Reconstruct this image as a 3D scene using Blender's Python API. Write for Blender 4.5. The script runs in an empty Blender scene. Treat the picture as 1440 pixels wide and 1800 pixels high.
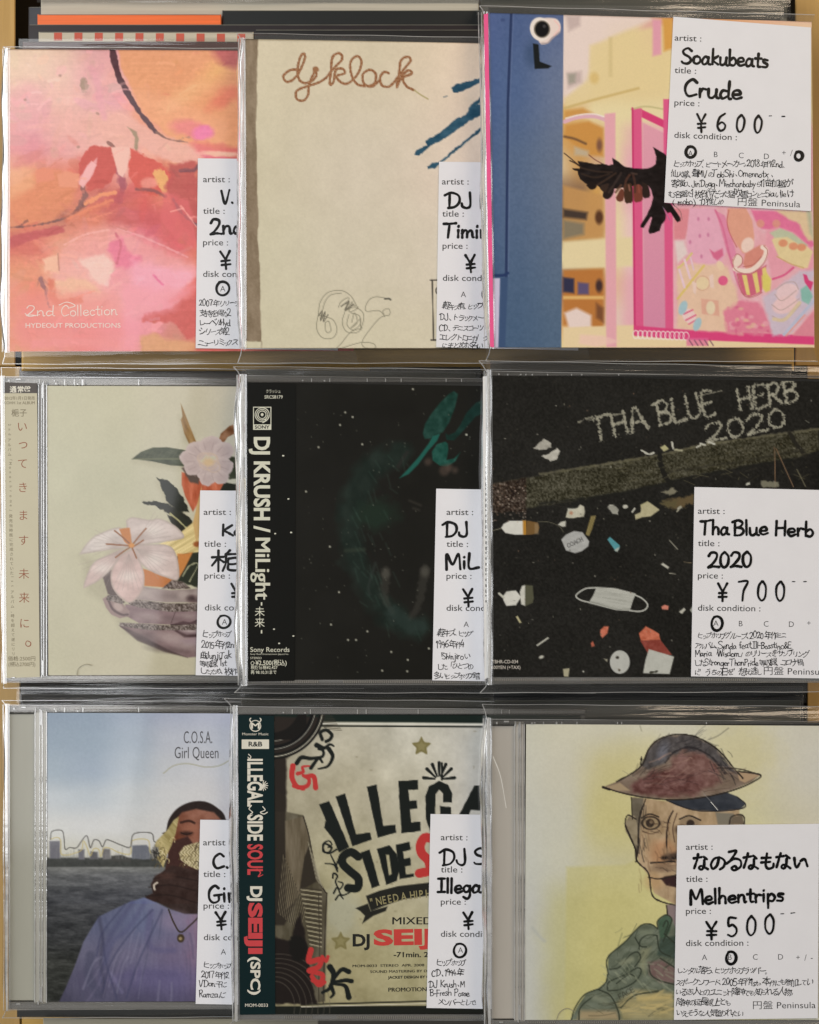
import bpy, math, random
import numpy as np
from mathutils import Matrix, Vector

# ------------------------------------------------------------------ camera, world, lamps
S = 1/4270.0            # metres per photo pixel on the plane z = 0
D = 0.60                # camera distance from that plane
TILT = Matrix.Rotation(math.radians(55), 4, 'X')     # the racks lean back 35 degrees
sc = bpy.context.scene
col = sc.collection
cd = bpy.data.cameras.new('camera'); cam = bpy.data.objects.new('camera', cd); col.objects.link(cam)
cam.matrix_world = TILT @ Matrix.Translation((0, 0, D))
cd.sensor_fit = 'HORIZONTAL'; cd.sensor_width = 36
cd.lens = 18/(720*S/D)
cd.clip_start = 0.01; cd.clip_end = 50
sc.camera = cam
w = bpy.data.worlds.new('World'); sc.world = w; w.use_nodes = True
w.node_tree.nodes['Background'].inputs[0].default_value = (0.80, 0.79, 0.74, 1)
w.node_tree.nodes['Background'].inputs[1].default_value = 0.17
def area(name, loc, target, size, sy, power, colr):
    l = bpy.data.lights.new(name, 'AREA'); l.shape = 'RECTANGLE'; l.size = size; l.size_y = sy
    l.energy = power; l.color = colr
    o = bpy.data.objects.new(name, l); col.objects.link(o)
    loc = Vector(loc); d = (Vector(target)-loc).normalized()
    q = d.to_track_quat('-Z', 'Y').to_matrix().to_4x4()
    o.matrix_world = TILT @ (Matrix.Translation(loc) @ q)
area('window_light', (-1.05, 0.15, 1.0), (0, 0, 0), 1.15, 2.0, 21.5, (0.97, 0.98, 1.0))
area('ceiling_light', (0.75, 1.0, 1.0), (0, 0.02, 0), 0.6, 0.9, 10.5, (1.0, 0.81, 0.60))
sc.view_settings.view_transform = 'Standard'; sc.view_settings.look = 'None'
sc.view_settings.exposure = 0; sc.view_settings.gamma = 1

# ------------------------------------------------------------------ helpers
def W(x, y, z=0.0):     # photo pixel and height above the cover plane -> rack coordinates
    f = 1 - z/D
    return ((x-720)*S*f, (900-y)*S*f, z)
def lin(c):
    c = np.asarray(c, dtype=np.float64)/255.0
    return np.where(c <= 0.04045, c/12.92, ((c+0.055)/1.055)**2.4)
GAIN = 1.06
def alb(rgb):
    return tuple(np.clip(lin(rgb)*GAIN-0.005, 0.001, 0.9))
MC = {}
def mat(rgb, rough=0.5, spec=0.4, coat=0.0, var=0.06, scale=60, bump=0.0, metal=0.0, stretch=(1, 1, 1)):
    key = (tuple(rgb), rough, spec, coat, var, scale, bump, metal, stretch)
    if key in MC: return MC[key]
    m = bpy.data.materials.new('surface'); m.use_nodes = True
    nt = m.node_tree; b = nt.nodes['Principled BSDF']; L = nt.links
    tc = nt.nodes.new('ShaderNodeTexCoord'); mp = nt.nodes.new('ShaderNodeMapping'); mp.inputs['Scale'].default_value = stretch
    L.new(tc.outputs['Object'], mp.inputs[0])
    n = nt.nodes.new('ShaderNodeTexNoise'); n.inputs['Scale'].default_value = scale; n.inputs['Detail'].default_value = 5
    L.new(mp.outputs[0], n.inputs['Vector'])
    r = nt.nodes.new('ShaderNodeMapRange'); r.inputs['To Min'].default_value = 1-var*2; r.inputs['To Max'].default_value = 1+var*2
    L.new(n.outputs['Fac'], r.inputs['Value'])
    mx = nt.nodes.new('ShaderNodeVectorMath'); mx.operation = 'SCALE'; mx.inputs[0].default_value = alb(rgb)
    L.new(r.outputs[0], mx.inputs['Scale']); L.new(mx.outputs[0], b.inputs['Base Color'])
    b.inputs['Roughness'].default_value = rough; b.inputs['Specular IOR Level'].default_value = spec
    b.inputs['Coat Weight'].default_value = coat; b.inputs['Coat Roughness'].default_value = 0.08; b.inputs['Metallic'].default_value = metal
    if bump:
        bm = nt.nodes.new('ShaderNodeBump'); bm.inputs['Strength'].default_value = bump; bm.inputs['Distance'].default_value = 0.001
        L.new(n.outputs['Fac'], bm.inputs['Height']); L.new(bm.outputs[0], b.inputs['Normal'])
    MC[key] = m; return m
def mat_print(name, rough, coat, grain=0.05, wave=0.02):
    m = bpy.data.materials.new(name); m.use_nodes = True
    nt = m.node_tree; b = nt.nodes['Principled BSDF']; L = nt.links
    at = nt.nodes.new('ShaderNodeAttribute'); at.attribute_name = 'print'
    tc = nt.nodes.new('ShaderNodeTexCoord')
    n = nt.nodes.new('ShaderNodeTexNoise'); n.inputs['Scale'].default_value = 1400; n.inputs['Detail'].default_value = 2
    L.new(tc.outputs['Object'], n.inputs['Vector'])
    r = nt.nodes.new('ShaderNodeMapRange'); r.inputs['To Min'].default_value = 1-grain; r.inputs['To Max'].default_value = 1+grain
    L.new(n.outputs['Fac'], r.inputs['Value'])
    mx = nt.nodes.new('ShaderNodeVectorMath'); mx.operation = 'SCALE'
    L.new(at.outputs['Color'], mx.inputs[0]); L.new(r.outputs[0], mx.inputs['Scale']); L.new(mx.outputs[0], b.inputs['Base Color'])
    b.inputs['Roughness'].default_value = rough; b.inputs['Specular IOR Level'].default_value = 0.12
    b.inputs['Coat Weight'].default_value = coat*.7; b.inputs['Coat Roughness'].default_value = 0.05
    n2 = nt.nodes.new('ShaderNodeTexNoise'); n2.inputs['Scale'].default_value = 14; n2.inputs['Detail'].default_value = 3
    L.new(tc.outputs['Object'], n2.inputs['Vector'])
    bm = nt.nodes.new('ShaderNodeBump'); bm.inputs['Strength'].default_value = wave; bm.inputs['Distance'].default_value = 0.004
    L.new(n2.outputs['Fac'], bm.inputs['Height']); L.new(bm.outputs[0], b.inputs['Coat Normal'])
    return m
def mat_film(name, haze, gloss, tint=(1, 1, 1), bump=0.6, stretch=(6, 150, 60), rough=0.12):
    m = bpy.data.materials.new(name); m.use_nodes = True
    nt = m.node_tree; nt.nodes.clear(); L = nt.links
    out = nt.nodes.new('ShaderNodeOutputMaterial')
    tr = nt.nodes.new('ShaderNodeBsdfTransparent'); tr.inputs[0].default_value = (*tint, 1)
    df = nt.nodes.new('ShaderNodeBsdfTranslucent'); df.inputs[0].default_value = (0.9, 0.9, 0.88, 1)
    df2 = nt.nodes.new('ShaderNodeBsdfDiffuse'); df2.inputs[0].default_value = (0.8, 0.8, 0.78, 1)
    ad = nt.nodes.new('ShaderNodeMixShader'); ad.inputs[0].default_value = 0.7
    L.new(df.outputs[0], ad.inputs[1]); L.new(df2.outputs[0], ad.inputs[2])
    gl = nt.nodes.new('ShaderNodeBsdfGlossy'); gl.inputs['Roughness'].default_value = rough
    m1 = nt.nodes.new('ShaderNodeMixShader')
    m2 = nt.nodes.new('ShaderNodeMixShader')
    tc = nt.nodes.new('ShaderNodeTexCoord'); mp = nt.nodes.new('ShaderNodeMapping'); mp.inputs['Scale'].default_value = stretch
    L.new(tc.outputs['Object'], mp.inputs[0])
    n = nt.nodes.new('ShaderNodeTexNoise'); n.inputs['Scale'].default_value = 1; n.inputs['Detail'].default_value = 4
    L.new(mp.outputs[0], n.inputs['Vector'])
    bm = nt.nodes.new('ShaderNodeBump'); bm.inputs['Strength'].default_value = bump; bm.inputs['Distance'].default_value = 0.003
    L.new(n.outputs['Fac'], bm.inputs['Height']); L.new(bm.outputs[0], gl.inputs['Normal'])
    fr = nt.nodes.new('ShaderNodeFresnel'); fr.inputs['IOR'].default_value = 1.5; L.new(bm.outputs[0], fr.inputs['Normal'])
    ma = nt.nodes.new('ShaderNodeMath'); ma.operation = 'MULTIPLY_ADD'; ma.use_clamp = True
    ma.inputs[1].default_value = 1.6; ma.inputs[2].default_value = gloss
    L.new(fr.outputs[0], ma.inputs[0]); L.new(ma.outputs[0], m2.inputs[0])
    hz = nt.nodes.new('ShaderNodeMapRange'); hz.inputs['From Min'].default_value = 0.35; hz.inputs['From Max'].default_value = 0.7
    hz.inputs['To Min'].default_value = haze*0.4; hz.inputs['To Max'].default_value = min(1, haze*1.7)
    L.new(n.outputs['Fac'], hz.inputs['Value']); L.new(hz.outputs[0], m1.inputs[0])
    L.new(tr.outputs[0], m1.inputs[1]); L.new(ad.outputs[0], m1.inputs[2])
    L.new(m1.outputs[0], m2.inputs[1]); L.new(gl.outputs[0], m2.inputs[2]); L.new(m2.outputs[0], out.inputs[0])
    return m
PRINT = mat_print('gloss_print', 0.45, 0.6)
PRINT_MATT = mat_print('matt_print', 0.6, 0.15)
PRINT_CLEAR = mat_print('print_under_clear_lid', 0.5, 1.0, 0.04, 0.03)
FILM = mat_film('sleeve_film', 0.035, 0.01, bump=0.5)
FILM_V = mat_film('sleeve_film_fold', 0.05, 0.16, stretch=(160, 5, 100), bump=0.10, rough=0.2)
SEAM = mat_film('sleeve_seam', 0.55, 0.12, bump=0.2)
FOLD_HIGHLIGHT = mat_film('sleeve_highlight', 0.95, 0.2, bump=0.05)  # whitish tone stands in for window highlights on the sleeve fold
CLEAR = mat_film('clear_case_plastic', 0.17, 0.03, tint=(0.88, 0.85, 0.80), bump=0.12, stretch=(5, 300, 60), rough=0.1)
CLEAR_V = mat_film('clear_case_hinge', 0.34, 0.02, tint=(0.95, 0.94, 0.92), bump=0.06, stretch=(220, 4, 60), rough=0.1)
GLINT = mat_film('case_edge_glint', 0.9, 0.2, bump=0.1)  # pale tone stands in for light gathered at clear plastic edges

def root(name, px, py, z, label, cat, group=None):
    o = bpy.data.objects.new(name, None); col.objects.link(o); o.empty_display_size = 0.01
    p = Vector(W(px, py, z)); o['base'] = p[:]
    o.matrix_world = TILT @ Matrix.Translation(p)
    o['label'] = label; o['category'] = cat
    if group: o['group'] = group
    o['depth'] = 0
    return o
def base_of(p):
    while p is not None and 'base' not in p: p = p.parent
    return np.array(p['base'][:]) if p is not None else np.zeros(3)
class MB:
    def __init__(s): s.v = []; s.f = []; s.m = []; s.mats = []; s.cur = 0; s.ch = [(0, 0)]
    def mark(s):
        if s.ch[-1] != (len(s.v), len(s.f)): s.ch.append((len(s.v), len(s.f)))
        return s
    def use(s, m):
        if m not in s.mats: s.mats.append(m)
        s.cur = s.mats.index(m); return s
    def add(s, vs, fs):
        k = len(s.v); s.v += [tuple(v) for v in vs]; s.f += [tuple(i+k for i in f) for f in fs]; s.m += [s.cur]*len(fs)
    def quad_box(s, q, z0, z1, bev=0.0):     # q = four pixel corners clockwise from top left; z0 < z1; optional bevel (px) on the upper rim
        lo = [W(x, y, z0) for x, y in q]
        if bev:
            cx = sum(p[0] for p in q)/4; cy = sum(p[1] for p in q)/4
            mid = [W(x, y, z1-bev*S) for x, y in q]
            ins = [(x+math.copysign(bev, cx-x), y+math.copysign(bev, cy-y)) for x, y in q]
            hi = [W(x, y, z1) for x, y in ins]
            s.add(lo+mid+hi, [(0, 1, 2, 3), (11, 10, 9, 8)]+[((i+1) % 4+4*j, i+4*j, i+4+4*j, (i+1) % 4+4+4*j) for i in range(4) for j in range(2)])
        else:
            hi = [W(x, y, z1) for x, y in q]
            s.add(lo+hi, [(0, 1, 2, 3), (7, 6, 5, 4)]+[((i+1) % 4, i, i+4, (i+1) % 4+4) for i in range(4)])
        return s
    def box(s, x0, y0, x1, y1, z0, z1, bev=0.0): return s.quad_box([(x0, y0), (x1, y0), (x1, y1), (x0, y1)], z0, z1, bev)
    def flat(s, pts, z): s.add([W(x, y, z) for x, y in pts], [tuple(range(len(pts)))[::-1]])
    def ribbon(s, pts, wd, z, ramp=2e-5, taper=0.0, closed=False):     # marker stroke: pts px, wd px
        P = smooth(pts) if len(pts) > 2 else resample(pts)
        n = len(P)
        if n < 2: return
        T = np.gradient(P, axis=0); T /= (np.linalg.norm(T, axis=1)[:, None]+1e-9)
        N = np.stack([-T[:, 1], T[:, 0]], 1)
        t = np.linspace(0, 1, n)
        ww = wd/2*(1-taper*t)*(1+0.11*np.sin(t*6+P[0, 0])+0.07*np.sin(t*17+P[0, 1])-0.12*t)
        caps = 5; Lp = []; Rp = []
        for a in np.linspace(0, 1, caps)[:-1]:       # round start
            k = math.sin(a*math.pi/2); c = math.cos(a*math.pi/2)
            Lp.append(P[0]-T[0]*ww[0]*c+N[0]*ww[0]*k); Rp.append(P[0]-T[0]*ww[0]*c-N[0]*ww[0]*k)
        for i in range(n): Lp.append(P[i]+N[i]*ww[i]); Rp.append(P[i]-N[i]*ww[i])
        for a in np.linspace(1, 0, caps)[1:]:
            k = math.sin(a*math.pi/2); c = math.cos(a*math.pi/2)
            Lp.append(P[-1]+T[-1]*ww[-1]*c+N[-1]*ww[-1]*k); Rp.append(P[-1]+T[-1]*ww[-1]*c-N[-1]*ww[-1]*k)
        m = len(Lp); vs = []
        for i in range(m):
            zz = z+ramp*i/m
            vs.append(W(Lp[i][0], Lp[i][1], zz)); vs.append(W(Rp[i][0], Rp[i][1], zz))
        s.add(vs, [(2*i, 2*i+1, 2*i+3, 2*i+2) for i in range(m-1)])
    def build(s, name, parent, m=None, split=False, sm=False, **props):
        if split and len(s.ch) > 1:
            s.mark(); o = None
            for (v0, f0), (v1, f1) in zip(s.ch[:-1], s.ch[1:]):
                t = MB(); t.v = s.v[v0:v1]; t.f = [tuple(i-v0 for i in f) for f in s.f[f0:f1]]
                o = t.build(name, parent, m, **props)
            return o
        me = bpy.data.meshes.new(name)
        b = base_of(parent); v = np.array(s.v)-b
        me.from_pydata(v.tolist(), [], s.f)
        if s.mats:
            for x in s.mats: me.materials.append(x)
            me.polygons.foreach_set('material_index', s.m)
        elif m: me.materials.append(m)
        if sm: me.polygons.foreach_set('use_smooth', [True]*len(me.polygons))
        me.update()
        o = bpy.data.objects.new(name, me); col.objects.link(o)
        if parent: o.parent = parent
        for k, x in props.items(): o[k] = x
        return o
def smooth(pts, step=1.2):
    P = np.array(pts, float); n = len(P)
    Q = np.vstack([2*P[0]-P[1], P, 2*P[-1]-P[-2]])
    out = []
    for i in range(n-1):
        a, b, c, d = Q[i], Q[i+1], Q[i+2], Q[i+3]
        k = max(2, min(14, int(np.linalg.norm(c-b)/step)+1))
        t = np.linspace(0, 1, k, endpoint=False)[:, None]
        out.append(0.5*((2*b)+(-a+c)*t+(2*a-5*b+4*c-d)*t*t+(-a+3*b-3*c+d)*t**3))
    out.append(P[-1][None]); return np.vstack(out)
def resample(pts):
    P = np.array(pts, float); return np.vstack([P[0], (P[0]+P[-1])/2, P[-1]]) if len(P) == 2 else P

# ------------------------------------------------------------------ numpy brushwork for printed covers
def vnoise(X, Y, seed):
    r = np.random.RandomState(seed).rand(256, 256)
    xi = np.floor(X).astype(int); yi = np.floor(Y).astype(int); fx = X-xi; fy = Y-yi
    fx = fx*fx*(3-2*fx); fy = fy*fy*(3-2*fy)
    a = r[yi % 256, xi % 256]; b = r[yi % 256, (xi+1) % 256]; c = r[(yi+1) % 256, xi % 256]; d = r[(yi+1) % 256, (xi+1) % 256]
    return (a*(1-fx)+b*fx)*(1-fy)+(c*(1-fx)+d*fx)*fy
def fbm(X, Y, sx, sy=None, seed=0, oc=4):
    sy = sy or sx; t = 0; a = 0.5; k = 0
    for o in range(oc):
        t = t+a*(vnoise(X/sx*2**o+17*o, Y/sy*2**o+5*o, seed+o)-0.5); a *= 0.5
    return t     # about -0.45..0.45
class Art:
    def __init__(s, quad, xv=None, yv=None, step=1.65, base=(128, 128, 128)):
        (ax, ay), (bx, by), (cx, cy), (dx, dy) = quad
        w_ = bx-ax; h_ = dy-ay; s.quad = quad
        us = np.arange(0, (min(xv, bx)-ax)/w_+1e-6, step/w_) if xv else np.linspace(0, 1, int(w_/step)+1)
        if xv and xv < bx: us = np.concatenate([us, np.linspace(us[-1], 1, 12)[1:]])
        else: us[-1] = 1
        vs = np.linspace(0, 1, int(h_/step)+1)
        U, V = np.meshgrid(us, vs)
        s.X = (ax*(1-U)+bx*U)*(1-V)+(dx*(1-U)+cx*U)*V
        s.Y = (ay*(1-U)+by*U)*(1-V)+(dy*(1-U)+cy*U)*V
        s.c = np.ones(s.X.shape+(3,))*np.array(base, float)
        s.cx = s.X.mean(0); s.ry = s.Y.mean(1)
    def sl(s, x0, y0, x1, y1):
        p = 12
        a = np.searchsorted(s.cx, x0-p); b = np.searchsorted(s.cx, x1+p); c = np.searchsorted(s.ry, y0-p); d = np.searchsorted(s.ry, y1+p)
        return (slice(max(c, 0), d), slice(max(a, 0), b))
    def put(s, S_, m, rgb, a=1.0):
        X = s.X[S_]; Y = s.Y[S_]
        c = rgb(X, Y) if callable(rgb) else np.array(rgb, float)
        m = (np.clip(m, 0, 1)*a)[..., None]
        s.c[S_] = s.c[S_]*(1-m)+c*m
    def warp(s, X, Y, k, f, seed):
        if not k: return X, Y
        return X+k*2*fbm(X, Y, f, seed=seed, oc=3), Y+k*2*fbm(X, Y, f, seed=seed+9, oc=3)
    def poly(s, pts, rgb, soft=1.2, a=1.0, warp=0, wf=14, sm=False, seed=3, grow=0):
        P = np.array(smooth(list(pts)+[pts[0]], 5)[:-1] if sm else pts, float)
        S_ = s.sl(P[:, 0].min()-soft-warp, P[:, 1].min()-soft-warp, P[:, 0].max()+soft+warp, P[:, 1].max()+soft+warp)
        X, Y = s.warp(s.X[S_], s.Y[S_], warp, wf, seed)
        if X.size == 0: return
        d2 = np.full(X.shape, 1e9); ins = np.zeros(X.shape, bool)
        n = len(P)
        for i in range(n):
            x0, y0 = P[i]; x1, y1 = P[(i+1) % n]
            ex, ey = x1-x0, y1-y0; L = ex*ex+ey*ey+1e-9
            t = np.clip(((X-x0)*ex+(Y-y0)*ey)/L, 0, 1)
            d2 = np.minimum(d2, (X-x0-t*ex)**2+(Y-y0-t*ey)**2)
            if abs(ey) > 1e-9:
                ins ^= ((y0 > Y) != (y1 > Y)) & (X < ex*(Y-y0)/ey+x0)
        sd = np.where(ins, 1, -1)*np.sqrt(d2)+grow
        s.put(S_, sd/(soft*1.6)+0.5, rgb, a)
    def line(s, pts, w, rgb, soft=1.0, a=1.0, sm=True, w2=None, rough=0, seed=5, rf=5, dash=0):
        P = smooth(pts, 4) if (sm and len(pts) > 2) else np.array(pts, float)
        mw = max(w, w2 or 0)
        S_ = s.sl(P[:, 0].min()-mw, P[:, 1].min()-mw, P[:, 0].max()+mw, P[:, 1].max()+mw)
        X = s.X[S_]; Y = s.Y[S_]
        if X.size == 0: return
        best = np.full(X.shape, -1e9); n = len(P)-1
        for i in range(n):
            x0, y0 = P[i]; x1, y1 = P[i+1]; ex, ey = x1-x0, y1-y0; L = ex*ex+ey*ey+1e-9
            t = np.clip(((X-x0)*ex+(Y-y0)*ey)/L, 0, 1)
            ww = w if w2 is None else w+(w2-w)*(i+t)/n
            best = np.maximum(best, ww/2-np.hypot(X-x0-t*ex, Y-y0-t*ey))
        if rough: best = best+rough*2*fbm(X, Y, rf, seed=seed, oc=2)
        s.put(S_, best/(soft*1.3)+0.5, rgb, a)
    def ell(s, cx, cy, rx, ry, rgb, rot=0, soft=1.2, a=1.0, warp=0, wf=14, seed=4, ring=0):
        R = max(rx, ry)+soft+warp
        S_ = s.sl(cx-R, cy-R, cx+R, cy+R)
        X, Y = s.warp(s.X[S_], s.Y[S_], warp, wf, seed)
        if X.size == 0: return
        c, n = math.cos(math.radians(rot)), math.sin(math.radians(rot))
        u = ((X-cx)*c+(Y-cy)*n)/rx; v = (-(X-cx)*n+(Y-cy)*c)/ry
        sd = (1-np.hypot(u, v))*min(rx, ry)
        if ring: sd = ring/2-np.abs(sd+ring/2)
        s.put(S_, sd/(soft*1.6)+0.5, rgb, a)
    def rect(s, x0, y0, x1, y1, rgb, **k): s.poly([(x0, y0), (x1, y0), (x1, y1), (x0, y1)], rgb, **k)
    def table(s, xs, ys, T, warp=0, wf=60, seed=1):
        T = np.array(T, float)
        X, Y = s.warp(s.X, s.Y, warp, wf, seed)
        s.c = bil(X, Y, xs, ys, T)
    def dabs(s, n, l, w, jit, seed=0, a=0.7, box=None, ang=None, soft=2):
        rn = np.random.RandomState(seed); x0, y0, x1, y1 = box or (s.cx[0], s.ry[0], s.cx[-1], s.ry[-1])
        x1 = min(x1, 900 if box is None and s.cx[0] < 800 else x1)
        for i in range(n):
            x = rn.uniform(x0, x1); y = rn.uniform(y0, y1)
            i0 = min(np.searchsorted(s.ry, y), len(s.ry)-1); j0 = min(np.searchsorted(s.cx, x), len(s.cx)-1)
            c = s.c[i0, j0]+rn.normal(0, jit, 3)*np.array([1, .8, .8])+rn.normal(0, jit)
            s.ell(x+rn.normal(0, 4), y+rn.normal(0, 4), l*rn.uniform(.5, 1.4), w*rn.uniform(.5, 1.4), np.clip(c, 0, 255), rot=(ang+rn.normal(0, 25)) if ang is not None else rn.uniform(0, 180), soft=soft, a=a*rn.uniform(.4, 1), warp=w*.4, wf=9, seed=int(rn.randint(99)))
    def noise(s, amp, sx, sy=None, seed=0, S_=None, oc=4):
        S_ = S_ or (slice(None), slice(None))
        s.c[S_] = s.c[S_]+(fbm(s.X[S_], s.Y[S_], sx, sy, seed, oc)*amp*2)[..., None]
    def build(s, name, parent, z, m, edge=True, kind=None, **props):
        nr, nc = s.X.shape; f = 1-z/D
        b = base_of(parent)
        co = np.stack([(s.X-720)*S*f-b[0], (900-s.Y)*S*f-b[1], np.full(s.X.shape, z-b[2])], -1).reshape(-1, 3)
        idx = np.arange(nr*nc).reshape(nr, nc)
        q = np.stack([idx[:-1, :-1], idx[1:, :-1], idx[1:, 1:], idx[:-1, 1:]], -1).reshape(-1, 4)
        me = bpy.data.meshes.new(name)
        me.vertices.add(len(co)); me.vertices.foreach_set('co', co.ravel().astype(np.float32))
        me.loops.add(q.size); me.loops.foreach_set('vertex_index', q.ravel().astype(np.int32))
        me.polygons.add(len(q)); me.polygons.foreach_set('loop_start', np.arange(0, q.size, 4, dtype=np.int32))
        g_ = s.c.mean(-1, keepdims=True); s.c = g_+(s.c-g_)*0.98
        at = me.color_attributes.new('print', 'FLOAT_COLOR', 'POINT')
        rgba = np.ones((nr*nc, 4), np.float32); rgba[:, :3] = np.clip(lin(np.clip(s.c, 0, 255).reshape(-1, 3))*GAIN-0.006, 0.0008, 0.92)
        at.data.foreach_set('color', rgba.ravel())
        me.materials.append(m); me.update(calc_edges=True)
        o = bpy.data.objects.new(name, me); col.objects.link(o); o.parent = parent
        for k, x in props.items(): o[k] = x
        return o
def bil(X, Y, xs, ys, T):
    xs = np.array(xs, float); ys = np.array(ys, float)
    ix = np.clip(np.searchsorted(xs, X)-1, 0, len(xs)-2); iy = np.clip(np.searchsorted(ys, Y)-1, 0, len(ys)-2)
    fx = np.clip((X-xs[ix])/(xs[ix+1]-xs[ix]), 0, 1)[..., None]; fy = np.clip((Y-ys[iy])/(ys[iy+1]-ys[iy]), 0, 1)[..., None]
    fx = fx*fx*(3-2*fx); fy = fy*fy*(3-2*fy)
    return (T[iy, ix]*(1-fx)+T[iy, ix+1]*fx)*(1-fy)+(T[iy+1, ix]*(1-fx)+T[iy+1, ix+1]*fx)*fy
def C(x0, y0, k):
    return lambda *p: [(x0+a*k, y0+b*k) for a, b in p]
def gradv(y0, c0, y1, c1):
    c0 = np.array(c0, float); c1 = np.array(c1, float)
    return lambda X, Y: c0+(c1-c0)*np.clip((Y-y0)/(y1-y0), 0, 1)[..., None]

# ------------------------------------------------------------------ lettering
_tc = {}
def glyphs(sx, off=0.0):
    k = (sx, off)
    if k in _tc: return _tc[k]
    c = bpy.data.curves.new('t', 'FONT'); c.body = sx; c.offset = off; c.resolution_u = 3
    o = bpy.data.objects.new('t', c); col.objects.link(o)
    me = o.to_mesh(); n = len(me.vertices); v = np.zeros(n*3); me.vertices.foreach_get('co', v); v = v.reshape(-1, 3)[:, :2].copy()
    f = [tuple(p.vertices) for p in me.polygons]
    o.to_mesh_clear(); bpy.data.objects.remove(o); bpy.data.curves.remove(c)
    _tc[k] = (v, f); return _tc[k]
def T(mb, text, x, y, cap, z, x1=None, off=0.0, rot=0.0, shear=0.0, sx=1.0, squash=None):
    """printed text: left x, baseline y, capital height in px; x1 fits the width"""
    if 0 < off <= .009 and 'M' in text: off = 0
    if off > .009 and 'M' in text:       # heavy capitals: three shifted impressions
        d_ = off*cap*1.1; r_ = math.radians(rot); zz = .006*0.001
        for k_ in (-1, 0, 1):
            T(mb, text, x+k_*d_*math.cos(r_), y+k_*d_*math.sin(r_), cap, z+zz*(k_+1), None if x1 is None else x1+k_*d_*math.cos(r_), 0.0, rot, shear, sx, 'same' if k_ > -1 else None)
        return
    v, f = glyphs(text, off)
    if len(v) == 0: return
    if squash != 'same': mb.mark()
    k = cap/0.682; u = v*k
    u[:, 0] += u[:, 1]*shear
    if x1 is not None:
        a, b = u[:, 0].min(), u[:, 0].max(); u[:, 0] = (u[:, 0]-a)*((x1-x)/(b-a))
    else: u[:, 0] = u[:, 0]*sx
    c, s_ = math.cos(math.radians(rot)), math.sin(math.radians(rot))      # rot clockwise on the photo
    X = x+u[:, 0]*c+u[:, 1]*s_; Y = y+u[:, 0]*s_-u[:, 1]*c
    mb.add([W(a, b, z) for a, b in zip(X, Y)], f)
def vtext(mb, text, xc, y0, pitch, cap, z, **k):      # upright characters one below another
    for i, ch in enumerate(text):
        if ch == ' ': continue
        v, f = glyphs(ch, k.get('off', 0)); w_ = (v[:, 0].min()+v[:, 0].max())/2*cap/0.682
        T(mb, ch, xc-w_, y0+i*pitch, cap, z, off=k.get('off', 0))
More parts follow.
